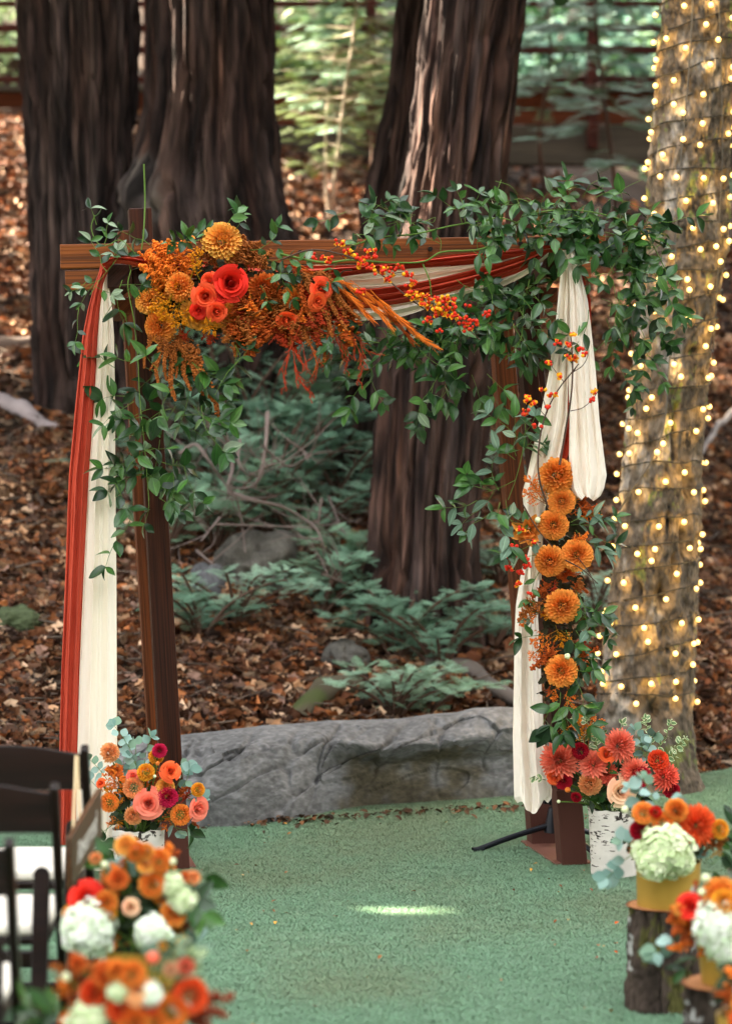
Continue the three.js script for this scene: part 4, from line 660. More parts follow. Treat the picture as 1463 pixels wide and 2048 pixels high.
{
  const t = clothThing('rust_drape', 'rust red gauze cloth hanging at far left and swagged along the beam', 'drape', at(150, 1700, 8.9).setY(0));
  wpart('hanging_panel', hang([[520, 203, 226], [545, 198, 216], [566, 190, 207], [618, 176, 200], [673, 165, 196], [800, 152, 189], [953, 138, 178], [1150, 131, 168], [1350, 123, 159], [1500, 119, 155], [1690, 113, 152]], 8.83, { n: 2.6, amp: 0.009, seed: 2, crinkle: 0.0022, nu: 260, nv: 300, curl: 0.02 }), rustM, t);
  wpart('swag', swagGeo([[206, 517, 552, 8.8], [225, 513, 528, 8.79], [262, 512, 530, 8.8], [310, 518, 545, 8.85], [420, 525, 560, 8.95], [560, 531, 575, 9.02], [700, 531, 551, 9.05], [800, 524, 538, 9.06], [900, 510, 533, 9.05], [1000, 500, 522, 9.0], [1060, 495, 512, 8.95], [1095, 491, 505, 8.92], [1138, 492, 503, 8.92]], { n: 2.5, amp: 0.012, seed: 3 }), rustM, t);
  wpart('swag', swagGeo([[330, 560, 600, 8.93], [500, 575, 615, 9.02], [700, 578, 618, 9.06], [800, 569, 606, 9.06], [900, 549, 583, 9.05], [1000, 523, 556, 9.0], [1055, 506, 535, 8.95], [1095, 494, 508, 8.92]], { n: 3, amp: 0.014, seed: 5 }), rustM, t);
  wpart('tail', hang([[494, 1118, 1143], [506, 1124, 1146], [530, 1140, 1158], [560, 1150, 1168], [600, 1140, 1180], [640, 1130, 1181], [720, 1112, 1176], [800, 1088, 1160], [880, 1066, 1142], [918, 1070, 1132]], 8.97, { n: 3, amp: 0.02, seed: 7, crinkle: 0.002, hem: 6, nu: 160 }), rustM, t);
}
{
  const t = clothThing('cream_drape', 'smooth cream cloth hanging beside the rust drape and swagged to the right', 'drape', at(200, 1735, 8.9).setY(0));
  wpart('hanging_panel', hang([[530, 208, 222], [564, 205, 217], [618, 199, 225], [673, 195, 229], [800, 187, 231], [953, 175, 232], [1150, 166, 234], [1350, 158, 235], [1500, 154, 236], [1742, 150, 240]], 8.87, { n: 2.2, amp: 0.014, seed: 4, nu: 110 }), creamM, t);
  wpart('swag', swagGeo([[300, 530, 565, 8.95], [420, 545, 580, 9.0], [560, 550, 584, 9.06], [700, 549, 579, 9.08], [800, 541, 572, 9.08], [900, 532, 552, 9.07], [1000, 516, 531, 9.02], [1058, 504, 514, 8.96], [1096, 495, 504, 8.93], [1136, 497, 503, 8.93]], { n: 2, amp: 0.012, seed: 8 }), creamM, t);
  wpart('swag', swagGeo([[520, 612, 640, 9.03], [700, 614, 642, 9.08], [800, 604, 634, 9.08], [900, 581, 601, 9.07], [1000, 554, 575, 9.02], [1060, 525, 545, 8.96], [1095, 503, 513, 8.93]], { n: 1.6, amp: 0.012, seed: 9 }), creamM, t);
  wpart('tied_panel', hang([[500, 1122, 1142], [530, 1121, 1142], [570, 1118, 1141], [650, 1110, 1139], [746, 1097, 1136], [841, 1078, 1133], [913, 1062, 1118], [949, 1054, 1106], [985, 1044, 1098], [1015, 1047, 1090], [1050, 1054, 1086], [1100, 1058, 1084], [1160, 1054, 1082]], 8.88, { n: 2.2, amp: 0.013, seed: 11, dAt: (v) => 8.9 + 0.05 * v }), creamM, t);
}
{
  const t = clothThing('ivory_drape', 'crinkled ivory gauze cloth looped down the right post through the flowers', 'drape', at(1060, 1620, 9).setY(0));
  wpart('looped_panel', hang([[500, 1132, 1148], [540, 1136, 1158], [600, 1138, 1174], [650, 1138, 1180], [746, 1135, 1190], [841, 1137, 1197], [913, 1136, 1206], [950, 1137, 1211], [975, 1141, 1206], [990, 1150, 1199], [997, 1160, 1190]], 8.84, { n: 2.1, amp: 0.017, seed: 13, crinkle: 0.003, nu: 240, nv: 260, hem: 4, dAt: (v) => 8.86 - 0.03 * v, curl: 0.05 }), ivoryM, t);
  wpart('lower_panel', hang([[1090, 1060, 1092], [1141, 1041, 1080], [1211, 1030, 1074], [1281, 1027, 1078], [1363, 1026, 1082], [1469, 1024, 1087], [1537, 1026, 1094], [1585, 1027, 1103], [1604, 1028, 1102], [1614, 1034, 1095]], 9.02, { n: 2.3, amp: 0.02, seed: 17, crinkle: 0.003, nu: 240, nv: 260, hem: 11, curl: 0.04 }), ivoryM, t);
}

// ------------------------------------------------------------------ the flower swag at the upper left of the arch
R = rng(808);
{
  const t = thing('flower_swag', 'long orange dahlia, red rose and amaranth swag on the upper left beam', 'flower arrangement', at(450, 600, 8.95));
  const dk = 'dahlia', d0 = 8.82;
  flower(t, dk, G.dahlia, PM.gold, 447, 470, 75, 8.8, [0.05, 0.35]); flower(t, dk, G.dahlia, PM.amber, 312, 572, 66, d0, [-0.5, 0.5]); flower(t, dk, G.dahlia, PM.gold, 287, 597, 57, d0, [-0.6, 0.1]); flower(t, dk, [G.dahlia[1]], PM.orange, 368, 570, 62, 8.76, [0.7, 0.35]);
  flower(t, dk, G.dahlia, PM.gold, 390, 638, 66, 8.8, [-0.3, -0.5]); flower(t, dk, G.dahlia, PM.gold, 447, 632, 64, 8.84, [0.2, -0.5]); flower(t, dk, G.dahlia, PM.orange, 307, 655, 68, d0, [-0.9, -0.1]); flower(t, dk, G.dahlia, PM.rust, 527, 583, 62, 8.84, [0.2, -0.5]); flower(t, dk, [G.dahlia[1]], PM.orange, 592, 606, 68, 8.84, [0.1, -0.3]);
  const rs = 'rose'; flower(t, rs, G.rose, PM.red, 463, 565, 68, 8.72, [0.25, -0.05], 1.05); flower(t, rs, G.rose, PM.redorange, 410, 593, 50, 8.72, [-0.2, -0.15]); flower(t, rs, G.rose, PM.redorange, 417, 560, 34, 8.75, [-0.1, 0.3]); flower(t, rs, G.rose, PM.red, 397, 622, 34, 8.74, [-0.3, -0.3]); flower(t, rs, G.rose, PM.redorange, 434, 625, 39, 8.72, [0.1, -0.3]); flower(t, rs, G.rose, PM.red, 444, 591, 31, 8.73, [0.2, 0]);
  flower(t, rs, G.rose, PM.redorange, 643, 578, 41, 8.8, [0.4, 0]); flower(t, rs, G.rose, PM.flame, 638, 604, 36, 8.8, [0.3, -0.3]); flower(t, rs, G.rose, PM.flame, 573, 643, 39, 8.82, [0, -0.4]); flower(t, rs, G.rose, PM.crimson, 505, 668, 39, 8.86, [0, -0.6]); flower(t, rs, G.ranun, PM.red, 612, 588, 21, 8.84); flower(t, rs, G.ranun, PM.crimson, 480, 560, 30, 8.86);
  const am = 'amaranth', S = (k, m, x0, y0, x1, y1, d, w) => { spray(t, am, SG[k], SM[m], x0, y0, x1, y1, d, 0.03, w * 1.2); if (k === 'plume') spray(t, am, SG[k], SM[m], x0 + rr(-18, 18), y0 + rr(-8, 8), x1 + rr(-22, 22), y1 + rr(-14, 14), d + 0.02, 0.03, w * 1.1); };
  for (const [x0, y0, x1, y1, m] of [[440, 540, 420, 490, 'brown'], [470, 545, 470, 485, 'brown'], [490, 550, 505, 480, 'brown'], [515, 550, 535, 500, 'brown'], [430, 520, 405, 500, 'brown'], [455, 530, 495, 478, 'brown'], [500, 530, 540, 525, 'brown']]) S('plume', m, x0, y0, x1, y1, 8.86, 1.5);
  for (const [x0, y0, x1, y1] of [[345, 560, 300, 520], [350, 545, 325, 485], [330, 550, 345, 480], [360, 550, 300, 490], [345, 570, 280, 530], [330, 540, 300, 505], [370, 560, 360, 500], [360, 575, 330, 530]]) S('plume', 'orange', x0, y0, x1, y1, 8.8, 1.25);
  for (const [x0, y0, x1, y1] of [[380, 560, 400, 500], [370, 600, 330, 640], [360, 600, 350, 655], [390, 600, 370, 650], [345, 590, 320, 640], [400, 560, 385, 520], [360, 590, 300, 620], [420, 610, 410, 665], [340, 600, 350, 560], [410, 640, 430, 670]]) S('airy', 'gold', x0, y0, x1, y1, 8.78, 1.3);
  for (const [x0, y0, x1, y1, m] of [[470, 610, 470, 680, 'rust'], [490, 600, 500, 690, 'brown'], [510, 610, 530, 680, 'rust'], [480, 620, 455, 690, 'brown'], [530, 610, 545, 690, 'rust'], [545, 600, 560, 660, 'brown'], [500, 630, 480, 705, 'rust'], [555, 620, 560, 695, 'darkred'], [570, 580, 560, 640, 'brown'], [380, 660, 360, 690, 'darkred'], [360, 650, 350, 700, 'brown'], [540, 560, 560, 600, 'rust'], [590, 630, 580, 670, 'rust'], [430, 660, 415, 690, 'darkred'], [330, 690, 320, 650, 'dark'], [600, 640, 620, 690, 'brown'], [640, 620, 640, 680, 'dark']]) S('plume', m, x0, y0, x1, y1, 8.85, 1.4);
  for (let k = 0; k < 26; k++) { const x = rr(455, 700), y = 610 + rr(-30, 35); S('plume', pick(['rust', 'brown', 'darkred', 'dark', 'orange']), x, y - 20, x + rr(-15, 25), y + rr(25, 65), 8.87, 1.3); }
  const tas = (x0, y0, x1, y1, m, w = 0.85, d = 8.82) => spray(t, 'amaranth_tassel', SG.tassel, SM[m], x0, y0, x1, y1, d, 0.02, w * 1.5);
  for (const [x0, y0, x1, y1] of [[300, 672, 285, 735], [318, 675, 312, 770], [340, 690, 345, 800], [360, 680, 375, 780], [330, 680, 330, 760], [380, 690, 400, 790], [365, 690, 425, 800], [390, 700, 443, 828], [350, 690, 355, 755], [325, 690, 300, 740]]) tas(x0, y0, x1, y1, 'brown', 0.75);
  for (const [x0, y0, x1, y1, m] of [[590, 555, 640, 680, 'brown'], [610, 550, 670, 670, 'brown'], [630, 550, 690, 660, 'brown'], [655, 550, 700, 660, 'brown'], [640, 545, 715, 640, 'brown'], [600, 570, 640, 690, 'rust'], [650, 560, 660, 690, 'brown'], [620, 600, 655, 720, 'brown'], [615, 560, 600, 640, 'rust']]) tas(x0, y0, x1, y1, m, 0.6, 8.84);
  for (const [x0, y0, x1, y1, m] of [[580, 530, 690, 580, 'orange'], [600, 530, 720, 600, 'orange'], [640, 540, 745, 625, 'orange'], [670, 550, 790, 640, 'orange'], [700, 560, 810, 655, 'orange'], [740, 580, 852, 705, 'orange'], [560, 530, 660, 560, 'brown'], [690, 570, 770, 640, 'rust'], [650, 560, 740, 640, 'rust'], [730, 585, 830, 670, 'rust']]) spray(t, 'plume_grass', SG.feather, SM[m], x0, y0, x1, y1, 8.86, 0.03, 0.8);
  for (const [x0, y0, x1, y1, m] of [[580, 650, 600, 770, 'darkred'], [600, 650, 560, 750, 'darkred'], [610, 660, 640, 730, 'rust'], [660, 660, 620, 760, 'dark'], [680, 640, 740, 715, 'dark'], [660, 640, 700, 720, 'dark'], [640, 630, 690, 700, 'dark'], [690, 640, 730, 740, 'dark'], [600, 660, 610, 740, 'darkred'], [560, 640, 550, 680, 'darkred'], [450, 570, 500, 560, 'darkred'], [670, 640, 660, 720, 'darkred']]) spray(t, 'red_branchlet', SG.spiky, SM[m], x0, y0, x1, y1, 8.84, 0.03, 0.9);
  const out = [], st = new GB();
  for (const [x, y, a, l, o] of [[455, 450, 60, 40], [470, 460, 40, 45], [425, 480, 150, 40], [500, 500, 10, 80], [530, 520, -10, 80], [560, 530, -60, 60], [400, 480, 160, 50], [300, 490, 140, 60], [530, 560, 20, 60], [630, 560, 20, 40], [360, 500, 60, 40], [520, 570, -30, 40], [650, 690, -60, 40]]) sprig(out, st, x, y, a, l, 8.8, { size: 30, droop: 0.2 });
  leavesTo(t, out); 
  const core = new GB();                                              // dark stems and wires that hold it together
  for (let k = 0; k < 60; k++) { const x = rr(290, 690), y = 585 + rr(-50, 60) * (1 - Math.abs(x - 450) / 400); core.add(tubeP([at(x, y, 8.93), at(x + rr(-30, 30), y + rr(-25, 25), 8.9), at(x + rr(-60, 60), y + rr(-35, 35), 8.92)], 0.003, 0.002, 6, 4)); }
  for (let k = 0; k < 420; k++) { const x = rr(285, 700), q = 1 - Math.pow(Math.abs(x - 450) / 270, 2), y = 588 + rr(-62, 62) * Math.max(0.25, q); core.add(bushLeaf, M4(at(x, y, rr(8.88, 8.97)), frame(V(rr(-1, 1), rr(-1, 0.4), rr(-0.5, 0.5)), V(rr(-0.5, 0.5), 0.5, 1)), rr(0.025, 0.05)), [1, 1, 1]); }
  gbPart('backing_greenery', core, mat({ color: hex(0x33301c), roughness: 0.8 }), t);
  gbPart('stem', st, stemMat, t);
}
// the cascade on the right post
R = rng(909);
{
  const t = thing('flower_cascade', 'vertical cascade of orange dahlias tied down the right hand post', 'flower arrangement', at(1120, 1150, 9.0));
  const D = (x, y, s, l, m = PM.orange, g = G.dahlia) => flower(t, 'dahlia', g, m, x, y, s, 8.82, l);
  D(1118, 953, 66, [0.05, 0.1]); D(1127, 1004, 58, [0.1, -0.1]); D(1107, 1053, 66, [-0.05, 0]); D(1097, 1128, 68, [0, -0.1]); D(1157, 1109, 60, [0.15, 0], PM.orange, [G.dahlia[0]]); D(1127, 1219, 64, [-0.1, -0.25]); D(1124, 1341, 60, [0, 0]);
  flower(t, 'lily', [dahlia(77, 16, 85, 0, 0.9, 2, 1.5)], PM.orange, 1055, 1064, 62, 8.86, [-0.3, -0.4]); flower(t, 'dahlia', G.dahlia, PM.rust, 1135, 1150, 44, 8.93, [0.3, -0.5]);
  flower(t, 'bud', G.bud, PM.lime, 1073, 1039, 13, 8.82, [-0.5, 0.3]); flower(t, 'bud', G.bud, PM.lime, 1134, 1312, 13, 8.82, [0, 0.3]);
  const S = (k, m, x0, y0, x1, y1, w = 1.3) => spray(t, 'orange_spray', SG[k], SM[m], x0, y0, x1, y1, 8.88, 0.03, w);
  for (const [k, m, x0, y0, x1, y1] of [['airy', 'orange', 1095, 1010, 1050, 955], ['airy', 'orange', 1095, 1010, 1045, 985], ['airy', 'gold', 1100, 1015, 1085, 955], ['airy', 'orange', 1090, 1000, 1060, 965], ['plume', 'rust', 1140, 1030, 1195, 1000], ['plume', 'orange', 1150, 1030, 1200, 1030], ['plume', 'rust', 1150, 1020, 1180, 990], ['airy', 'ochre', 1140, 1020, 1160, 985], ['plume', 'rust', 1140, 1090, 1160, 1065], ['plume', 'orange', 1130, 1090, 1175, 1075], ['plume', 'rust', 1110, 1160, 1070, 1200], ['plume', 'rust', 1115, 1165, 1090, 1225], ['plume', 'darkred', 1110, 1160, 1110, 1200], ['plume', 'rust', 1105, 1170, 1065, 1185], ['plume', 'brown', 1100, 1195, 1027, 1222], ['plume', 'rust', 1140, 1160, 1170, 1190], ['plume', 'rust', 1135, 1150, 1160, 1150], ['plume', 'brown', 1150, 1200, 1165, 1155], ['airy', 'orange', 1100, 1210, 1040, 1250], ['airy', 'gold', 1110, 1240, 1080, 1230], ['airy', 'orange', 1115, 1260, 1060, 1285], ['airy', 'gold', 1110, 1250, 1125, 1295], ['airy', 'orange', 1110, 1270, 1060, 1315], ['plume', 'rust', 1110, 1280, 1085, 1330], ['plume', 'rust', 1115, 1290, 1070, 1345], ['airy', 'gold', 1120, 1260, 1140, 1280], ['plume', 'orange', 1120, 1300, 1100, 1310], ['plume', 'rust', 1140, 1330, 1190, 1290], ['plume', 'rust', 1145, 1330, 1175, 1335], ['plume', 'darkred', 1150, 1310, 1180, 1260], ['airy', 'orange', 1115, 1360, 1105, 1400], ['airy', 'orange', 1130, 1365, 1145, 1420], ['plume', 'orange', 1135, 1370, 1140, 1400], ['airy', 'gold', 1120, 1440, 1125, 1475], ['airy', 'gold', 1140, 1420, 1160, 1440], ['plume', 'rust', 1100, 1370, 1095, 1390], ['airy', 'gold', 1150, 1290, 1160, 1320]]) S(k, m, x0, y0, x1, y1);
  const out = [], st = new GB(), sp = (x, y, a, l, o) => sprig(out, st, x, y, a, l, 8.86, o);
  for (const [x, y, a, l] of [[1140, 1050, 10, 60], [1150, 1060, -30, 60], [1140, 1045, 30, 50]]) sp(x, y, a, l, { geos: LG.narrow, mats: sageMats, size: 34, droop: 0.2, spread: 40 });
  for (const [x, y, a, l] of [[1160, 1050, 10, 70], [1180, 1060, -20, 60], [1085, 1060, 170, 80], [1070, 1050, 150, 60], [1060, 1090, 200, 50], [1090, 1110, 190, 60], [1150, 1180, -50, 70], [1150, 1200, -60, 90], [1155, 1230, -40, 60], [1150, 1260, -70, 80], [1160, 1240, 20, 40], [1155, 1290, -60, 50], [1150, 1340, 10, 50], [1145, 1350, -40, 50], [1090, 1210, 200, 40], [1080, 1140, -110, 50], [1080, 1270, 190, 30], [1160, 1300, 60, 40], [1150, 1210, -20, 50], [1130, 1260, -80, 60]]) sp(x, y, a, l, { size: 33, droop: 0.3, step: 19, mats: [...leafMats, sageMats[0]] });
  for (const [x, y, a, l] of [[1120, 1385, -100, 70], [1130, 1390, -80, 75], [1115, 1400, -120, 60], [1135, 1400, -60, 60], [1125, 1420, -90, 40]]) sp(x, y, a, l, { size: 46, droop: 0.2, step: 22 });
  leavesTo(t, out); gbPart('stem', st, stemMat, t);
  const core = new GB();
  for (let k = 0; k < 46; k++) { const y = rr(960, 1390); core.add(tubeP([at(1115 + rr(-22, 22), y, 8.96), at(1115 + rr(-32, 32), y + rr(-30, 30), 8.93), at(1120 + rr(-50, 50), y + rr(-50, 50), 8.95)], 0.0028, 0.0018, 6, 4)); }
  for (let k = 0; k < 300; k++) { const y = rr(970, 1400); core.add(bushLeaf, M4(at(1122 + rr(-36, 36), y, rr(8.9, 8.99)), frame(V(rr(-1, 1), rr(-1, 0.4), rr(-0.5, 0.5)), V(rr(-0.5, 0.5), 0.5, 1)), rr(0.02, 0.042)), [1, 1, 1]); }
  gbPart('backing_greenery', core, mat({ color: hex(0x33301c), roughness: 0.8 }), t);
}
// bittersweet: thin twigs with berries
R = rng(1010);
const berryG = new THREE.SphereGeometry(1, 10, 8), huskG = (() => { const g = new GB(); for (let k = 0; k < 3; k++) g.add(petalP(1.5, 0.75, 0.35, 0.3, 0.5, 2), rotY(k * 2.1).multiply(rotZ(0.35))); return g.geo(); })();
const berryM = mat({ color: hex(0xc92a14), roughness: 0.3 }), huskM = mat({ color: hex(0xe8a01c), roughness: 0.6 });
function bitter(label, twigs, clusters, d) {
  const t = thing('berry_branch', label, 'branch', at(clusters[0][0], clusters[0][1], d)), tw = new GB(); let berries = 0;
  for (const [pts, r] of twigs) tw.add(tubeP(pts.map(([x, y], k) => at(x, y, d + 0.02 * Math.sin(k * 1.3 + x))), r, r * 0.5, pts.length * 7, 5));
  const rest = new GB();
  for (const [x, y, n, rad, husk = 0.5] of clusters) for (let k = 0; k < n; k++) {
    const p = at(x + rr(-1, 1) * rad, y + rr(-1, 1) * rad * 0.7, d - rr(0, 0.03)), s = rr(0.0052, 0.0075);
    if (berries < 300) { const b = part('berry', berryG, R() < husk * 0.35 ? huskM : berryM, t, p, null, s); berries++; if (R() < husk) part('husk', huskG, huskM, t, p.clone().add(V(0, -0.002, -0.002)), axisTo(V(rr(-1, 1), rr(-0.4, 1), rr(-0.2, 1))), s * 1.15); }
    tw.add(tubeP([at(x, y, d - 0.01), p.clone().lerp(at(x, y, d - 0.01), 0.5).add(V(0, 0.006, 0)), p], 0.0009, 0.0007, 3, 3));
  }
  gbPart('twig', tw, twigMat, t);
}
bitter('bittersweet branch thick with orange berries lying along the top swag', [[[[560, 520], [620, 500], [680, 508], [730, 528], [770, 555], [810, 590], [860, 625], [930, 655], [960, 680]], 0.0035], [[[640, 510], [690, 490], [740, 500], [750, 510]], 0.002], [[[700, 520], [720, 485], [690, 480]], 0.0015], [[[770, 555], [800, 545], [830, 560]], 0.0015], [[[810, 590], [850, 600], [890, 600]], 0.0018], [[[860, 625], [910, 632], [930, 660]], 0.0018]],
  [[655, 520, 10, 10], [635, 513, 5, 10, 0.2], [680, 486, 8, 9, 0.4], [700, 508, 12, 14], [720, 520, 12, 14], [740, 508, 14, 12], [730, 530, 10, 14], [760, 545, 10, 12], [780, 555, 8, 12], [798, 536, 8, 10], [770, 540, 8, 12], [815, 548, 7, 9, 0.3], [820, 567, 8, 12, 0.4], [720, 580, 9, 9, 0.4], [825, 590, 13, 12, 0.8], [845, 600, 18, 17, 0.8], [865, 608, 16, 16, 0.8], [880, 600, 12, 12, 0.7], [902, 595, 8, 9], [900, 615, 9, 10], [880, 625, 14, 14, 0.8], [905, 632, 10, 10, 0.7], [928, 640, 11, 12, 0.4], [935, 658, 8, 10, 0.2], [948, 645, 6, 8, 0.6], [855, 640, 8, 9, 0.3], [972, 628, 6, 8, 0], [935, 611, 4, 6, 0], [880, 660, 4, 8, 0.1]], 8.72);
bitter('two tall bare twigs with red berries rising in front of the right drapes', [[[[1095, 1015], [1078, 960], [1076, 900], [1090, 830], [1115, 780], [1140, 748], [1156, 728]], 0.004], [[[1118, 930], [1130, 860], [1140, 800], [1144, 745], [1142, 690], [1140, 668]], 0.0045], [[[1144, 745], [1165, 730], [1174, 705], [1150, 690], [1135, 685]], 0.0018], [[[1140, 822], [1165, 815], [1190, 790], [1207, 755]], 0.0018], [[[1126, 763], [1112, 745], [1098, 727]], 0.0015], [[[1092, 835], [1075, 815], [1062, 800]], 0.0016], [[[1094, 825], [1080, 780], [1075, 745]], 0.0016], [[[1085, 858], [1065, 848], [1050, 830]], 0.0015], [[[1145, 745], [1155, 728]], 0.002]],
  [[1142, 716, 12, 9, 0.7], [1138, 688, 7, 7, 0.3], [1114, 684, 6, 7, 0.2], [1144, 668, 4, 5, 0.4], [1160, 700, 5, 7, 0.1], [1168, 708, 5, 6, 0.1], [1097, 726, 5, 6, 0.3], [1116, 752, 5, 5, 0.9], [1104, 790, 6, 7, 0.4], [1086, 778, 4, 5, 0.6], [1057, 796, 10, 8, 0.8], [1068, 806, 6, 6, 0.5], [1052, 824, 10, 8, 0.4], [1064, 853, 3, 5, 0], [1094, 814, 4, 4, 0.1], [1181, 800, 4, 6, 0.1], [1187, 783, 4, 5, 0.9], [1080, 852, 2, 3, 0]], 8.7);
bitter('drooping red berry sprig at the left of the flower cascade', [[[[1080, 1085], [1050, 1080], [1028, 1095], [1020, 1125]], 0.002], [[[1060, 1082], [1052, 1115], [1040, 1150], [1035, 1170]], 0.0015], [[[1155, 1115], [1180, 1150], [1195, 1195]], 0.002], [[[1045, 1010], [1075, 1060], [1105, 1095]], 0.003], [[[1130, 1120], [1165, 1140], [1195, 1168]], 0.003]],
  [[1026, 1094, 8, 8, 0.1], [1022, 1118, 9, 8, 0.1], [1018, 1138, 8, 8, 0.1], [1050, 1116, 7, 7, 0.3], [1054, 1132, 7, 7, 0.1], [1040, 1146, 6, 6, 0], [1036, 1168, 7, 7, 0.4], [1058, 1186, 3, 4, 0], [1064, 1082, 5, 6, 0.1], [1040, 1058, 5, 6, 0.3]], 8.8);

// ------------------------------------------------------------------ smilax vines
R = rng(1111);
function vine(label, d, strands, blobs, o = {}, tend = 0) {
  const c = blobs.length ? blobs[0] : [strands[0][0][0], strands[0][0][1]], t = thing('smilax_vine', label, 'vine', at(c[0], c[1], d)), out = [], st = new GB();
  for (const [pts, r, per] of strands) { const P = pts.map(([x, y], k) => at(x, y, d + 0.015 * Math.sin(k + x))); st.add(tubeP(P, r, r * 0.7, pts.length * 8, 6)); for (let k = 0; k < (per ?? 0); k++) { const i = Math.floor(R() * (pts.length - 1)), u = R(); sprig(out, st, lerp(pts[i][0], pts[i + 1][0], u), lerp(pts[i][1], pts[i + 1][1], u), rr(0, 360), rr(20, 55), d - 0.01, { size: 34, ...o }); } }
  for (const [x, y, rx, ry, n, ang = null] of blobs) { let got = 0; while (got < n * (o.fill ?? 0.66)) { const a = R() * 2 * PI, q = Math.sqrt(R()), l = rr(40, 90), before = out.length; sprig(out, st, x + Math.cos(a) * q * rx * 0.85, y + Math.sin(a) * q * ry * 0.85, ang === null ? rr(0, 360) : ang + rr(-50, 50), l, d, { dz: 0.09, size: 35, step: 20, ...o }); got += out.length - before; } }
  for (const pts of strands.tendrils ?? []) st.add(tubeP(pts.map(([x, y]) => at(x, y, d - 0.05)), 0.0011, 0.0006, pts.length * 8, 4));
  leavesTo(t, out); gbPart('stem', st, stemMat, t); return t;
}
const S1 = [[[[560, 508], [650, 525], [700, 520], [780, 525], [850, 522], [880, 505], [960, 498], [1020, 472]], 0.0042, 3], [[[700, 492], [760, 475], [830, 468], [900, 452], [960, 442], [1000, 436], [1040, 448]], 0.0036, 5], [[[845, 528], [858, 560], [862, 590]], 0.003, 0], [[[855, 455], [880, 480], [880, 505]], 0.0018, 2], [[[930, 445], [925, 410], [922, 395]], 0.0014, 2], [[[1000, 436], [1005, 410], [1035, 398], [1060, 405]], 0.0018, 3]];
S1.tendrils = [[[990, 362], [1020, 372], [1035, 390]], [[845, 445], [870, 435], [865, 445], [850, 440]], [[780, 400], [800, 425], [830, 430]]];
vine('smilax vine stems with scattered leaves running along the top front beam', 8.84, S1, [[700, 460, 40, 45, 22], [775, 430, 45, 30, 26], [820, 445, 30, 40, 16], [925, 425, 16, 30, 10, 90], [740, 420, 26, 24, 8], [890, 555, 26, 24, 5, -90], [965, 580, 26, 24, 8, -80], [1005, 365, 14, 10, 3]], { droop: 0.25 });
const S2 = [[[[1000, 470], [1060, 430], [1130, 420], [1210, 430], [1280, 460], [1320, 520], [1345, 580]], 0.003, 10], [[[1100, 450], [1180, 470], [1250, 520], [1290, 580]], 0.0025, 8]];
S2.tendrils = [[[1190, 395], [1215, 385], [1240, 400], [1270, 405]], [[1215, 402], [1250, 375], [1280, 361]], [[1195, 378], [1205, 370], [1200, 385]], [[1225, 560], [1238, 640], [1250, 700]], [[1235, 400], [1262, 410], [1300, 420]]];
vine('thick leafy smilax vine mass spilling past the right end of the arch', 8.9, S2, [[1075, 405, 55, 28, 40], [1060, 455, 50, 32, 40], [1130, 430, 55, 40, 60], [1190, 430, 55, 40, 60], [1240, 470, 50, 45, 64], [1290, 500, 40, 50, 50], [1270, 550, 40, 40, 40], [1215, 520, 45, 35, 36], [1180, 545, 40, 32, 28], [1225, 590, 45, 38, 34], [1190, 610, 30, 30, 16], [1310, 560, 28, 35, 20, -80], [1345, 560, 22, 32, 10, -70], [1320, 440, 18, 28, 8, 80], [1165, 395, 40, 22, 16]], { droop: 0.5 });
vine('trailing smilax vine tips hanging before the lit tree below the leafy mass', 9.0, [[[[1235, 600], [1270, 640], [1290, 680], [1300, 710]], 0.0016, 2]], [[1275, 620, 38, 34, 22, -80], [1300, 650, 30, 30, 16, -70], [1290, 690, 26, 26, 12, -70], [1215, 690, 36, 24, 14], [1220, 655, 24, 26, 10, -90], [1275, 720, 20, 24, 8, -90]], { droop: 0.5, size: 30 });
vine('dense smilax vine hanging beneath the swag toward the right posts', 8.94, [[[[720, 680], [800, 690], [900, 680], [1000, 640], [1060, 600]], 0.0025, 10], [[[1058, 560], [1045, 620], [1040, 680], [1010, 720]], 0.0025, 6]], [[800, 690, 65, 38, 54], [870, 660, 70, 38, 64], [860, 720, 70, 38, 54], [930, 700, 60, 45, 60], [940, 640, 70, 45, 64], [1000, 610, 50, 38, 44], [1050, 595, 36, 34, 26], [1075, 575, 20, 20, 8], [1065, 640, 36, 34, 18], [1010, 660, 40, 26, 18], [950, 750, 36, 26, 16, -90], [890, 765, 40, 22, 14, -90], [740, 735, 32, 28, 16, -100], [745, 660, 30, 28, 18], [980, 775, 16, 20, 5, -100], [1090, 670, 20, 20, 6, -90], [1040, 575, 20, 16, 6]], { droop: 0.55 });
vine('smilax vine hanging down the left post below the amaranth tassels', 8.78, [[[[262, 540], [256, 570], [268, 640], [276, 720], [280, 800], [290, 900], [298, 1000]], 0.0022, 6], [[[470, 690], [480, 715], [455, 745], [430, 790]], 0.0014, 2], [[[245, 560], [230, 600], [205, 640]], 0.0014, 2]], [[300, 745, 55, 45, 46], [360, 750, 50, 38, 30], [400, 760, 40, 32, 22, -60], [255, 800, 26, 26, 13, 190], [310, 820, 60, 34, 40], [370, 830, 50, 30, 24, -40], [420, 815, 30, 26, 14, -60], [243, 735, 16, 26, 6, 200], [290, 880, 55, 34, 26], [340, 900, 42, 40, 20, -60], [240, 955, 24, 28, 22], [270, 930, 30, 28, 16], [300, 985, 34, 26, 12], [240, 1030, 30, 26, 7, -70], [385, 925, 26, 40, 7, -80], [470, 745, 26, 30, 8], [320, 960, 26, 24, 9]], { droop: 0.5, size: 41, step: 23, fill: 0.5 });
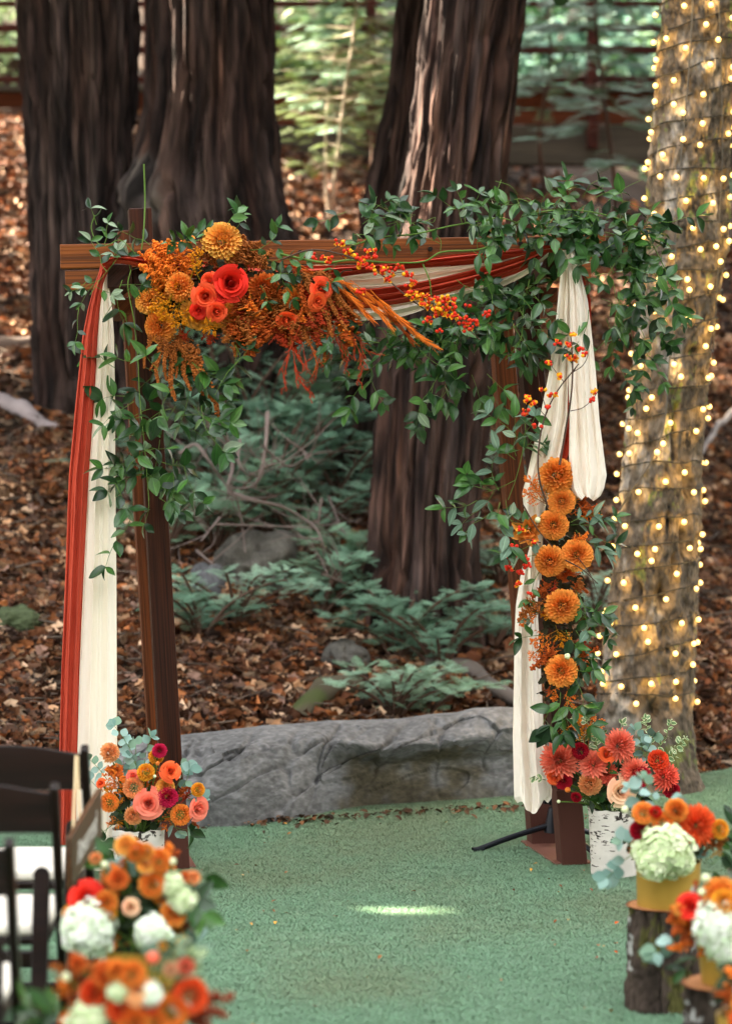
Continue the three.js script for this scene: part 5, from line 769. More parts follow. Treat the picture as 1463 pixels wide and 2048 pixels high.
vine('small smilax sprigs with pale leaf backs at the left end of the beam', 8.76, [[[[180, 590], [200, 560], [225, 530], [240, 510]], 0.0014, 3], [[[190, 430], [183, 455], [195, 485], [215, 490], [240, 480], [272, 508]], 0.002, 1], [[[288, 328], [290, 400], [287, 470], [283, 500]], 0.0032, 0]], [[180, 570, 18, 18, 7, 200], [152, 612, 16, 14, 7, 210], [200, 540, 16, 14, 5, 160], [190, 440, 10, 18, 4, 95]], { droop: 0.3, pale: 0.4, size: 26 });
vine('smilax sprigs reaching left from the top of the flower cascade', 8.86, [[[[1045, 815], [1050, 860], [1045, 900], [1030, 960], [1015, 1000]], 0.0018, 1], [[[1030, 960], [1000, 975], [970, 985]], 0.0014, 1], [[[1010, 1000], [1020, 1040], [1050, 1060]], 0.0014, 0]], [[1050, 870, 18, 30, 10, 100], [1025, 925, 26, 30, 10, 120], [1040, 905, 20, 26, 7, 60], [985, 975, 36, 24, 16, 180], [960, 1000, 26, 16, 8, 200], [985, 1010, 24, 20, 9, -110], [1015, 985, 24, 20, 9]], { droop: 0.2, size: 38, step: 22, mats: [...sageMats, leafMats[3], leafMats[4]] });

// ------------------------------------------------------------------ vases, pots and log stumps
const birchC = tex(512, 512, (u, v) => {
  const a = pf(u, v, 5, 9, 201, 5), b = pf(u, v, 22, 60, 203, 4), c = pf(u, v, 40, 20, 207, 4), k = 0.86 + 0.2 * (a - 0.5); let q = [k, k * 0.985, k * 0.965];
  const dark = sstep(a + 0.35 * (b - 0.45), 0.56, 0.66) * sstep(c, 0.4, 0.52), line = sstep(b, 0.6, 0.68) * 0.7, d = Math.max(dark, line * sstep(a, 0.36, 0.5)); return q.map((x, i) => lerp(x, [0.2, 0.18, 0.17][i], d));
});
const birchM = mat({ color: hex(0xe6e2dc), map: birchC, bumpMap: birchC, bumpScale: 0.003, roughness: 0.8 });
R = rng(1212);
function pot(name, label, cat, c, rTop, rBot, h, m, o = {}) {
  const t = thing(name, label, cat, c), n = o.ribs ? 180 : 96, rows = 24, th = 0.006, prof = [];
  for (let k = 0; k <= rows; k++) { const v = k / rows; prof.push([lerp(rBot, rTop, v), v * h]); }
  const g = new GB(), W = (r, y, a) => { const w = o.rough ? o.rough * (fbm(Math.cos(a) * 3 + c.x * 9, Math.sin(a) * 3, y * 14, 4) + (y > h * 0.97 ? 0.6 * vn(a * 6, c.x) : 0)) : o.ribs ? 0.0012 * Math.sin(a * 90) : 0; return [Math.cos(a) * (r + w), y + (o.rough && y > h * 0.9 ? 0.004 * vn(a * 5, c.x * 7) : 0), Math.sin(a) * (r + w)]; };
  g.add(gridP(n, rows, (u, v) => { const k = Math.round(v * rows); return W(prof[k][0], prof[k][1], u * 2 * PI); }, (u, v) => [u, v * 0.6]));
  g.add(gridP(n, 2, (u, v) => { const a = u * 2 * PI, p = W(rTop, h, a), q = W(rTop - th, h, a), r = W(rTop - th - 0.002, h * 0.7, a); return v === 0 ? p : v < 0.9 ? q : r; }, (u, v) => [u, 0.6 + 0.02 * v]));
  g.add(gridP(24, 1, (u, v) => v ? [0, 0.004, 0] : [Math.cos(u * 2 * PI) * rBot, 0.004, Math.sin(u * 2 * PI) * rBot], (u, v) => [u, 0]));
  part('body', g.geo(), m, t, c); const inner = new THREE.CylinderGeometry(rTop - th - 0.004, rTop - th - 0.004, 0.01, 24); part('foam', inner, mat({ color: hex(0x2c3a22), roughness: 1 }), t, c.clone().add(V(0, h * 0.86, 0)));
  return t;
}
const vR = at(1227, 0, 9.03); vR.y = 0.004; const vL = at(277, 0, 8.7); vL.y = 0.004;
pot('birch_vase', 'white birch bark vase standing right of the right arch post', 'vase', vR, 0.098, 0.086, 0.256, birchM, { rough: 0.004 });
pot('birch_vase', 'white birch bark vase standing in front of the left arch post', 'vase', vL, 0.096, 0.086, 0.232, birchM, { rough: 0.004 });
const ringC = tex(256, 256, (u, v) => { const x = u - 0.5, y = v - 0.5, r = Math.hypot(x, y), w = r + 0.012 * Math.sin(Math.atan2(y, x) * 3 + 1) + 0.02 * (pf(u, v, 5, 5, 221, 3) - 0.5), q = 0.8 + 0.13 * Math.sin(w * 170) + 0.2 * (pf(u, v, 30, 30, 223, 3) - 0.45), e = sstep(r, 0.44, 0.5); return [lerp(q, 0.45, e), lerp(q * 0.84, 0.3, e), lerp(q * 0.68, 0.22, e)]; });
const stumpBark = mat({ vertexColors: true, bumpMap: barkB, bumpScale: 0.02, roughness: 0.95 }), cutM = mat({ color: hex(0xd9b394), map: ringC, roughness: 0.8 });
function stump(label, c, r, h, seed) {
  const t = thing('log_stump', label, 'log stump', c, 'upright log stumps carrying the aisle flower pots'), g = new GB(), n = 150, rows = 60;
  g.add(gridP(n, rows, (u, v) => { const a = u * 2 * PI, cs = Math.cos(a), sn = Math.sin(a), y = v * h, f = vn(cs * 7 + seed, sn * 7, y * 5), f2 = vn(cs * 15 + seed, sn * 15, y * 14), q = r * (1 + 0.1 * (1 - v) * (1 - v)) + 0.012 * vn(cs * 1.5 + seed, sn * 1.5, y * 2) - 0.015 * Math.exp(-Math.pow(f / 0.22, 2)) + 0.008 * fbm(cs * 5 + seed, sn * 5, y * 40, 3) - 0.008 * Math.exp(-Math.pow(f2 / 0.3, 2)) + 0.004 * vn(cs * 30, sn * 30, y * 60 + seed); return [cs * q, y, sn * q]; }, (u, v) => [u * 0.7, v * h]));
  for (let i = 0; i < g.p.length; i += 3) { const x = g.p[i] * 20 + seed, y = g.p[i + 1] * 16, z = g.p[i + 2] * 20, b = fbm(x, y, z, 4), k = 0.9 + 0.9 * b, li = sstep(fbm(x * 0.9 + 4, y * 0.9, z, 4) + 0.3 * vn(x * 4, y * 4, z * 4), 0.28, 0.42), mo = sstep(fbm(x * 0.6 + 9, y * 0.6, z * 0.6, 4) + 0.2 * vn(x * 3, y * 3, z * 3), 0.2, 0.36); let c3 = [0.05 * k, 0.036 * k, 0.028 * k]; c3 = c3.map((v, j) => lerp(lerp(v, [0.075, 0.07, 0.022][j], mo), [0.36, 0.36, 0.34][j], li)); g.c[i] = c3[0]; g.c[i + 1] = c3[1]; g.c[i + 2] = c3[2]; }
  part('bark', g.geo(), stumpBark, t, c);
  const d = new GB(); d.add(gridP(64, 4, (u, v) => { const a = u * 2 * PI, q = r * 0.99 * (1 - v) + 0; return [Math.cos(a) * q, h + 0.002 + 0.002 * vn(Math.cos(a) * 2 * (1 - v), Math.sin(a) * 2 * (1 - v), seed), Math.sin(a) * q]; }, (u, v) => { const a = u * 2 * PI; return [0.5 + Math.cos(a) * 0.5 * (1 - v), 0.5 + Math.sin(a) * 0.5 * (1 - v)]; }));
  part('cut_face', d.geo(), cutM, t, c); return t;
}
const goldM = mat({ color: hex(0xa58236), roughness: 0.5, metalness: 0.2, bumpMap: fineB, bumpScale: 0.0004 });
const onStump = [];
function potOnStump(i, px, d, h, r, seed, pr0, pr1, ph, sl, pl, dx = 0) { const c = at(px, 0, d); c.y = 0; stump(sl, c, r, h, seed); const q = c.clone().add(V(dx, h + 0.004, 0)); pot('gold_pot', pl, 'flower pot', q, pr0, pr1, ph, goldM, { ribs: 1 }).userData.group = 'mustard gold pots along the aisle'; onStump[i] = q.clone().add(V(0, ph, 0)); }
potOnStump(0, 1327, 6.876, 0.298, 0.111, 1, 0.092, 0.089, 0.125, 'bark covered log stump under the green hydrangea pot at right', 'mustard gold pot under the lime green hydrangea', 0.012);
potOnStump(1, 1452, 5.9, 0.292, 0.113, 4, 0.083, 0.071, 0.11, 'mossy log stump cut off by the bottom right corner', 'mustard gold pot under the white hydrangea at the right edge', 0.01);
potOnStump(2, 1510, 5.1, 0.29, 0.11, 7, 0.083, 0.074, 0.11, 'log stump just past the lower right edge of the view', 'mustard gold pot just past the lower right edge of the view', 0);
potOnStump(3, 275, 5.75, 0.29, 0.11, 10, 0.085, 0.078, 0.12, 'log stump hidden behind the front aisle flowers at left', 'mustard gold pot under the white hydrangeas at left', 0.01);
potOnStump(4, 268, 4.75, 0.29, 0.11, 13, 0.085, 0.078, 0.12, 'log stump below the nearest aisle flowers at lower left', 'mustard gold pot below the nearest aisle flowers at lower left', 0);

// ------------------------------------------------------------------ bouquets
R = rng(1313);
function bouquet(label, mouth, d, items, sprays, leaves, o = {}) {
  const t = thing('bouquet', label, 'bouquet', mouth.clone()), st = new GB(), out = [], sc = 9 / d;
  for (const [kind, m, x, y, s, lean = [0, 0.1], dz = 0] of items) {
    const G0 = { dahlia: G.dahlia, pom: G.pom, cactus: G.cactus, rose: G.rose, ranunculus: G.ranun, hydrangea: G.hyd, bud: G.bud }[kind], f = flower(t, kind === 'pom' || kind === 'cactus' ? 'dahlia' : kind, G0, PM[m], x, y, s, d - 0.05 + dz - (0.04 * (1 - Math.abs(x - o.cx) / 150)), lean, kind === 'hydrangea' ? 0.9 : 1);
    const p = f.position.clone().add(t.position), e = mouth.clone().add(V(rr(-0.03, 0.03), -0.03, rr(-0.03, 0.03))); st.add(tubeP([p, p.clone().lerp(e, 0.5).add(V(0, 0.02, -0.02)), e], 0.0028, 0.0032, 8, 5));
  }
  for (const [k, m, x0, y0, x1, y1, w = 1.3] of sprays) spray(t, 'spray', SG[k], SM[m], x0, y0, x1, y1, d, 0.04, w);
  for (const [type, x, y, a, l] of leaves) {
    if (type === 'euc') sprig(out, st, x, y, a, l, d, { geos: LG.euc, mats: eucMats, size: 22 * sc, step: 13 * sc, droop: 0, bendy: 12, spread: 55, pale: 0, face: 0.9, dz: 0.03 });
    else if (type === 'pit') sprig(out, st, x, y, a, l, d, { geos: LG.pit, mats: pitMats, size: 13 * sc, step: 7 * sc, droop: 0, bendy: 14, spread: 50, pale: 0, dz: 0.05 });
    else sprig(out, st, x, y, a, l, d, { geos: LG.vine, mats: type === 'sage' ? sageMats : leafMats, size: 34 * sc, step: 20 * sc, droop: 0.2, dz: 0.04 });
  }
  leavesTo(t, out); gbPart('stem', st, stemMat, t);
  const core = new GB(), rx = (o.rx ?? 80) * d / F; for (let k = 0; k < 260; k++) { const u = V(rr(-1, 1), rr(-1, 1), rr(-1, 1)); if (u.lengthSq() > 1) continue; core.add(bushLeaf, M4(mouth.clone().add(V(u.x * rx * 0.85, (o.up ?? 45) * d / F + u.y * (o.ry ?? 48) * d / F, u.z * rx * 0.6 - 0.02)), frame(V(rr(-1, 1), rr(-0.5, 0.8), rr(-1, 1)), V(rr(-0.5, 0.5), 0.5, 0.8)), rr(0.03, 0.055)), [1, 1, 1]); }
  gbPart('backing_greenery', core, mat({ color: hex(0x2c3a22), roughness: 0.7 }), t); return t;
}
const pitC = tex(32, 32, (u, v) => { const e = Math.max(Math.abs(v - 0.5) * 2, Math.abs(u - 0.5) * 1.7) + 0.3 * (pf(u, v, 4, 4, 231, 2) - 0.4); const k = sstep(e, 0.55, 0.72); return [lerp(0.42, 0.88, k), lerp(0.52, 0.88, k), lerp(0.36, 0.72, k)]; });
const pitMats = [mat({ map: pitC, roughness: 0.5 }), mat({ map: pitC, color: hex(0xd5e0d0), roughness: 0.5 })];
const vlm = vL.clone().add(V(0, 0.228, 0)), vrm = vR.clone().add(V(0, 0.25, 0));
bouquet('orange and magenta bouquet with coral roses in the left birch vase', vlm, 8.66,
  [['dahlia', 'peach', 225, 1504, 40, [0.7, 0.3]], ['dahlia', 'magenta', 319, 1499, 32, [0.1, 0.5]], ['ranunculus', 'yellow', 312, 1512, 28, [0, 0.4], 0.04], ['ranunculus', 'yellow', 292, 1540, 34, [0, 0.6]], ['rose', 'flame', 343, 1542, 36, [0.2, 0.5]], ['rose', 'coral', 266, 1550, 26, [-0.1, 0.7], 0.03], ['pom', 'peach', 263, 1575, 42, [-0.05, 0.1]], ['dahlia', 'gold', 332, 1570, 38, [0.1, 0.5], 0.02], ['dahlia', 'magenta', 335, 1592, 42, [0.1, 0.2]], ['rose', 'salmon', 297, 1607, 54, [0, 0.25]], ['pom', 'orange', 212, 1608, 40, [-0.6, 0]], ['dahlia', 'peach', 264, 1635, 37, [-0.1, -0.3]], ['pom', 'orange', 366, 1631, 48, [0.3, -0.1]], ['ranunculus', 'yellow', 399, 1578, 27, [0.7, 0.2]], ['rose', 'salmon', 400, 1619, 42, [0.7, 0]], ['rose', 'flame', 200, 1566, 20, [-0.5, 0.4]], ['dahlia', 'rust', 229, 1537, 30, [-0.2, 0.5], 0.04], ['bud', 'rust', 315, 1527, 9], ['bud', 'lime', 309, 1553, 8]],
  [['airy', 'orange', 260, 1600, 210, 1540], ['airy', 'orange', 250, 1600, 225, 1535], ['airy', 'gold', 255, 1610, 205, 1570], ['airy', 'gold', 250, 1620, 210, 1590], ['plume', 'orange', 260, 1600, 240, 1545], ['airy', 'orange', 255, 1610, 235, 1600], ['airy', 'orange', 250, 1640, 215, 1650], ['airy', 'gold', 255, 1645, 235, 1655], ['plume', 'rust', 320, 1600, 322, 1530], ['airy', 'orange', 340, 1620, 330, 1660], ['airy', 'orange', 340, 1600, 355, 1650], ['plume', 'rust', 350, 1600, 380, 1570], ['airy', 'gold', 350, 1620, 335, 1640], ['plume', 'dark', 360, 1610, 385, 1580], ['plume', 'orange', 290, 1580, 300, 1560], ['airy', 'gold', 280, 1590, 285, 1560], ['plume', 'rust', 380, 1630, 398, 1655]],
  [['euc', 280, 1560, 92, 120], ['euc', 275, 1550, 100, 70], ['euc', 215, 1560, 115, 60], ['euc', 240, 1560, 80, 60], ['euc', 350, 1580, 60, 60], ['euc', 365, 1575, 50, 45], ['euc', 290, 1540, 80, 70], ['euc', 200, 1580, 140, 30], ['leaf', 225, 1650, 220, 30], ['leaf', 215, 1655, 260, 30], ['leaf', 340, 1650, -40, 30], ['euc', 340, 1640, -60, 30], ['euc', 375, 1600, 0, 30], ['leaf', 240, 1660, -120, 24]], { cx: 297, rx: 78, ry: 50, up: 42 });
bouquet('coral and crimson dahlia bouquet with variegated sprigs in the right birch vase', vrm, 9.0,
  [['cactus', 'salmon', 1116, 1520, 66, [-0.3, 0.1]], ['pom', 'crimson', 1162, 1500, 38, [0, 0.3]], ['cactus', 'salmon', 1185, 1523, 52, [-0.3, 0.4]], ['rose', 'flame', 1213, 1506, 34, [0, 0.6]], ['cactus', 'salmon', 1243, 1491, 60, [0.3, 0.2]], ['cactus', 'salmon', 1269, 1541, 56, [-0.2, 0.5]], ['ranunculus', 'redorange', 1321, 1517, 42, [0.2, 0.4]], ['cactus', 'coral', 1336, 1554, 56, [0.4, 0.3]], ['dahlia', 'crimson', 1284, 1553, 38, [0, 0.2], -0.02], ['dahlia', 'crimson', 1346, 1581, 34, [0.4, 0]], ['dahlia', 'crimson', 1124, 1564, 38, [-0.2, -0.1]], ['dahlia', 'peach', 1175, 1574, 44, [-0.3, -0.2]], ['rose', 'blush', 1243, 1583, 54, [-0.05, 0.1]], ['rose', 'flame', 1107, 1556, 30, [-0.4, -0.2]], ['dahlia', 'crimson', 1150, 1598, 22, [-0.2, -0.5]], ['cactus', 'coral', 1212, 1548, 40, [0, 0.3], 0.03], ['bud', 'rust', 1135, 1580, 12], ['bud', 'lime', 1116, 1603, 8], ['dahlia', 'crimson', 1270, 1575, 30, [0, -0.3], 0.04]],
  [['airy', 'gold', 1165, 1500, 1150, 1440], ['airy', 'orange', 1170, 1500, 1165, 1430], ['airy', 'orange', 1175, 1500, 1185, 1425]],
  [['pit', 1195, 1510, 105, 75], ['pit', 1205, 1500, 85, 70], ['pit', 1220, 1490, 70, 50], ['pit', 1180, 1500, 120, 70], ['pit', 1210, 1530, 90, 30], ['pit', 1230, 1520, 60, 30], ['pit', 1150, 1550, 130, 40], ['pit', 1140, 1545, 90, 40], ['pit', 1090, 1560, 160, 24], ['pit', 1300, 1520, 70, 85], ['pit', 1310, 1500, 55, 60], ['pit', 1330, 1520, 45, 50], ['pit', 1345, 1520, 70, 50], ['pit', 1215, 1530, 200, 30], ['pit', 1240, 1620, -90, 20], ['pit', 1225, 1600, -70, 30], ['pit', 1150, 1580, -40, 30], ['pit', 1185, 1545, 60, 30], ['pit', 1250, 1530, 80, 40], ['pit', 1160, 1540, 30, 40], ['euc', 1285, 1510, 90, 55], ['euc', 1290, 1510, 65, 45], ['euc', 1295, 1530, 110, 45], ['leaf', 1200, 1590, -10, 24], ['leaf', 1215, 1580, 100, 24], ['sage', 1200, 1580, 40, 30], ['leaf', 1190, 1610, -60, 24], ['leaf', 1160, 1590, -50, 30], ['leaf', 1270, 1600, -50, 30], ['pit', 1300, 1560, 40, 30], ['pit', 1265, 1610, -60, 20]], { cx: 1230, rx: 85, ry: 52, up: 46 });
bouquet('lime green hydrangea bouquet with orange flowers and tall eucalyptus on the taller right stump', onStump[0], 6.86,
  [['hydrangea', 'lime', 1335, 1698, 112, [0, 0.2], -0.03], ['hydrangea', 'lime', 1309, 1733, 74, [-0.2, -0.3], -0.05], ['hydrangea', 'lime', 1278, 1706, 52, [-0.6, 0]], ['hydrangea', 'lime', 1368, 1728, 58, [0.4, -0.3], -0.03], ['dahlia', 'crimson', 1277, 1661, 44, [-0.3, 0.2]], ['ranunculus', 'orange', 1287, 1622, 44, [-0.2, 0.6]], ['ranunculus', 'orange', 1329, 1643, 46, [0.1, 0.6]], ['dahlia', 'orange', 1354, 1618, 44, [0.1, 0.5]], ['cactus', 'flame', 1402, 1652, 72, [0.1, 0.2]], ['ranunculus', 'yellow', 1445, 1658, 38, [0.5, 0.4]], ['ranunculus', 'red', 1312, 1621, 24, [0, 0.6]], ['bud', 'lime', 1249, 1616, 16, [0, 1]]],
  [['plume', 'brown', 1400, 1720, 1445, 1660], ['plume', 'rust', 1390, 1700, 1425, 1670], ['airy', 'gold', 1410, 1720, 1440, 1700], ['plume', 'brown', 1350, 1670, 1365, 1625], ['plume', 'orange', 1370, 1680, 1380, 1640], ['plume', 'rust', 1265, 1720, 1262, 1680], ['plume', 'brown', 1410, 1700, 1455, 1685]],
  [['euc', 1312, 1660, 98, 95], ['euc', 1318, 1650, 92, 105], ['euc', 1325, 1670, 80, 60], ['euc', 1300, 1660, 120, 50], ['euc', 1390, 1730, 80, 50], ['euc', 1262, 1710, 220, 60], ['leaf', 1420, 1730, 20, 50], ['leaf', 1425, 1720, 45, 50], ['leaf', 1400, 1740, -10, 50], ['leaf', 1430, 1680, 60, 40], ['euc', 1275, 1690, 170, 30], ['leaf', 1370, 1750, -40, 24]], { cx: 1340, rx: 90, ry: 40, up: 30 });
bouquet('white hydrangea bouquet with rusty plumes at the lower right edge', onStump[1], 5.88,
  [['hydrangea', 'white', 1447, 1862, 120, [-0.1, 0.1], -0.03], ['hydrangea', 'white', 1400, 1830, 46, [-0.4, 0.3]], ['hydrangea', 'white', 1460, 1905, 70, [0, -0.3], -0.04], ['rose', 'red', 1377, 1811, 48, [-0.3, 0.4]], ['dahlia', 'orange', 1440, 1785, 72, [0, 0.5]], ['ranunculus', 'yellow', 1450, 1800, 52, [0.1, 0.4], -0.03], ['ranunculus', 'blush', 1465, 1822, 50, [0.2, 0.3]], ['bud', 'lime', 1410, 1753, 20, [0, 1]], ['bud', 'lime', 1403, 1781, 18, [0, 1]], ['ranunculus', 'gold', 1356, 1818, 26, [-0.5, 0.4]]],
  [['plume', 'orange', 1420, 1880, 1345, 1830, 1.5], ['plume', 'rust', 1420, 1880, 1335, 1860, 1.4], ['plume', 'orange', 1410, 1870, 1360, 1800, 1.4], ['plume', 'orange', 1400, 1870, 1340, 1905, 1.4], ['plume', 'rust', 1400, 1860, 1365, 1850, 1.5], ['airy', 'gold', 1410, 1880, 1390, 1850], ['plume', 'orange', 1410, 1870, 1405, 1910], ['plume', 'orange', 1415, 1890, 1395, 1915], ['plume', 'rust', 1390, 1830, 1325, 1825, 1.2], ['plume', 'darkred', 1400, 1800, 1392, 1765], ['airy', 'orange', 1400, 1830, 1420, 1800], ['plume', 'orange', 1400, 1850, 1410, 1820]],
  [['euc', 1360, 1870, 210, 50], ['euc', 1420, 1830, 120, 40], ['leaf', 1430, 1920, -90, 30], ['leaf', 1420, 1900, 200, 30]], { cx: 1440, rx: 90, ry: 45, up: 40 });
bouquet('rusty plumes and orange flowers of a bouquet cut off at the bottom right edge', onStump[2], 5.08,
  [['dahlia', 'orange', 1490, 2005, 70, [-0.3, 0.2]], ['hydrangea', 'white', 1530, 1990, 110, [0, 0.3]], ['dahlia', 'flame', 1480, 2045, 56, [-0.5, 0]]], [['plume', 'orange', 1500, 2020, 1450, 1950, 1.5], ['plume', 'rust', 1500, 2030, 1440, 1975, 1.4], ['plume', 'orange', 1500, 2050, 1450, 2030, 1.5], ['plume', 'orange', 1500, 2000, 1465, 1920, 1.4]], [['euc', 1520, 1990, 100, 60]], { cx: 1510, rx: 80, ry: 40 });
bouquet('aisle bouquet with two white hydrangeas, a red rose and orange ranunculus at left', onStump[3], 5.74,
  [['hydrangea', 'white', 165, 1862, 112, [-0.4, 0.1], -0.04], ['hydrangea', 'white', 300, 1868, 72, [0.1, 0], -0.06], ['hydrangea', 'lime', 342, 1768, 56, [0.1, 0.4]], ['hydrangea', 'lime', 372, 1800, 60, [0.5, 0.1]], ['rose', 'red', 168, 1793, 62, [-0.4, 0.4]], ['dahlia', 'orange', 208, 1802, 46, [-0.1, 0.4]], ['ranunculus', 'orange', 305, 1764, 54, [0, 0.4]], ['ranunculus', 'orange', 318, 1716, 46, [0.1, 0.6]], ['dahlia', 'gold', 290, 1724, 40, [-0.2, 0.7]], ['dahlia', 'gold', 248, 1684, 44, [-0.4, 0.9]], ['ranunculus', 'orange', 270, 1697, 40, [0, 0.6]], ['ranunculus', 'gold', 292, 1701, 34, [0.3, 0.5]], ['dahlia', 'rust', 233, 1752, 42, [-0.2, 0.5]], ['dahlia', 'orange', 353, 1826, 54, [0.4, 0.1]], ['dahlia', 'peach', 389, 1750, 32, [0.4, 0.9]], ['ranunculus', 'peach', 190, 1714, 24, [-0.2, 0.6]], ['bud', 'lime', 208, 1729, 16], ['bud', 'lime', 344, 1723, 16], ['dahlia', 'gold', 132, 1828, 40, [-0.7, 0.2]], ['ranunculus', 'yellow', 212, 1826, 36, [-0.2, 0.2]], ['rose', 'blush', 293, 1735, 26], ['rose', 'blush', 262, 1815, 34, [0, 0.2]], ['dahlia', 'rust', 371, 1752, 26, [0.3, 0.5]], ['ranunculus', 'amber', 325, 1790, 40, [0, 0.3], 0.03]],
  [['plume', 'orange', 250, 1800, 235, 1735], ['plume', 'rust', 240, 1790, 245, 1730], ['plume', 'orange', 230, 1790, 195, 1745], ['airy', 'gold', 240, 1800, 190, 1800], ['airy', 'orange', 250, 1790, 220, 1780], ['plume', 'rust', 310, 1800, 320, 1810], ['airy', 'gold', 320, 1760, 335, 1735], ['plume', 'dark', 350, 1860, 400, 1832], ['airy', 'gold', 340, 1840, 370, 1875], ['airy', 'gold', 350, 1850, 360, 1885], ['plume', 'orange', 240, 1860, 222, 1895], ['plume', 'rust', 340, 1720, 350, 1700], ['plume', 'darkred', 320, 1830, 325, 1790], ['plume', 'orange', 300, 1780, 345, 1700]],
  [['euc', 270, 1800, 80, 70], ['euc', 275, 1790, 95, 60], ['euc', 240, 1830, 150, 60], ['euc', 270, 1830, 40, 60], ['euc', 250, 1830, -20, 60], ['euc', 290, 1830, 20, 50], ['euc', 230, 1840, 180, 50], ['euc', 240, 1890, 240, 50], ['euc', 340, 1850, -10, 50], ['leaf', 340, 1840, 5, 50], ['leaf', 350, 1740, -20, 60], ['euc', 270, 1760, 120, 40], ['euc', 265, 1845, 100, 40], ['leaf', 280, 1700, 170, 40], ['leaf', 360, 1780, -30, 50], ['euc', 335, 1880, -50, 40]], { cx: 262, rx: 112, ry: 75, up: 75 });
bouquet('nearest aisle bouquet of burnt orange flowers cut by the lower left frame edge', onStump[4], 4.74,
  [['dahlia', 'rust', 205, 1945, 66, [-0.3, 0.4]], ['dahlia', 'flame', 183, 1985, 64, [-0.4, 0.2]], ['dahlia', 'orange', 235, 1940, 46, [0, 0.4]], ['ranunculus', 'orange', 263, 1945, 54, [0.2, 0.5]], ['hydrangea', 'lime', 236, 1981, 50, [0, 0.3]], ['rose', 'peach', 277, 1978, 52, [0.1, 0.3]], ['pom', 'flame', 385, 1995, 70, [0.4, 0.2]], ['pom', 'orange', 342, 2024, 68, [0.2, 0.1]], ['hydrangea', 'lime', 176, 2040, 92, [-0.2, 0.3]], ['hydrangea', 'white', 300, 1985, 54, [0.1, 0.3]], ['ranunculus', 'blush', 342, 1937, 30, [0.1, 0.6]], ['ranunculus', 'salmon', 372, 1930, 34, [0.3, 0.6]], ['bud', 'coral', 306, 1912, 28, [0, 1]], ['bud', 'lime', 131, 1951, 20, [-0.3, 1]], ['dahlia', 'flame', 240, 2020, 66, [-0.1, 0.1]], ['dahlia', 'orange', 262, 2050, 70, [0, -0.1]], ['hydrangea', 'white', 362, 2010, 50, [0.3, 0.2], 0.03], ['dahlia', 'rust', 150, 1925, 40, [-0.5, 0.6]], ['dahlia', 'flame', 290, 2015, 50, [0.1, 0.1]], ['ranunculus', 'yellow', 325, 1893, 16], ['dahlia', 'rust', 130, 2046, 44, [-0.6, 0]], ['pom', 'orange', 310, 2050, 60, [0.1, 0]]],
  [['plume', 'brown', 200, 1980, 105, 1940, 1.1], ['plume', 'rust', 200, 1980, 135, 1915, 1.3], ['plume', 'rust', 210, 1980, 150, 1975, 1.3], ['plume', 'brown', 230, 1980, 165, 1920, 1.3], ['plume', 'dark', 360, 2020, 458, 1990, 1.1], ['plume', 'dark', 350, 2040, 440, 2010, 1.2], ['plume', 'brown', 250, 2000, 210, 2040, 1.3], ['plume', 'rust', 290, 2000, 325, 1960, 1.3], ['plume', 'brown', 240, 2000, 225, 1960, 1.3], ['plume', 'dark', 360, 2040, 420, 2045, 1.3], ['airy', 'orange', 180, 2000, 120, 1965], ['plume', 'rust', 150, 2030, 140, 1990]],
  [['pit', 330, 1960, 80, 60], ['pit', 340, 1960, 60, 70], ['pit', 350, 1960, 40, 70], ['pit', 320, 1960, 100, 50], ['pit', 330, 1980, 30, 60], ['pit', 310, 1950, 60, 50], ['sage', 380, 1960, 80, 60], ['pit', 370, 1950, 70, 60], ['leaf', 150, 2010, 200, 50], ['leaf', 140, 2020, 170, 40], ['leaf', 230, 2010, -60, 40], ['euc', 330, 1990, 50, 50], ['leaf', 210, 2050, 60, 40]], { cx: 262, rx: 110, ry: 60, up: 40 });

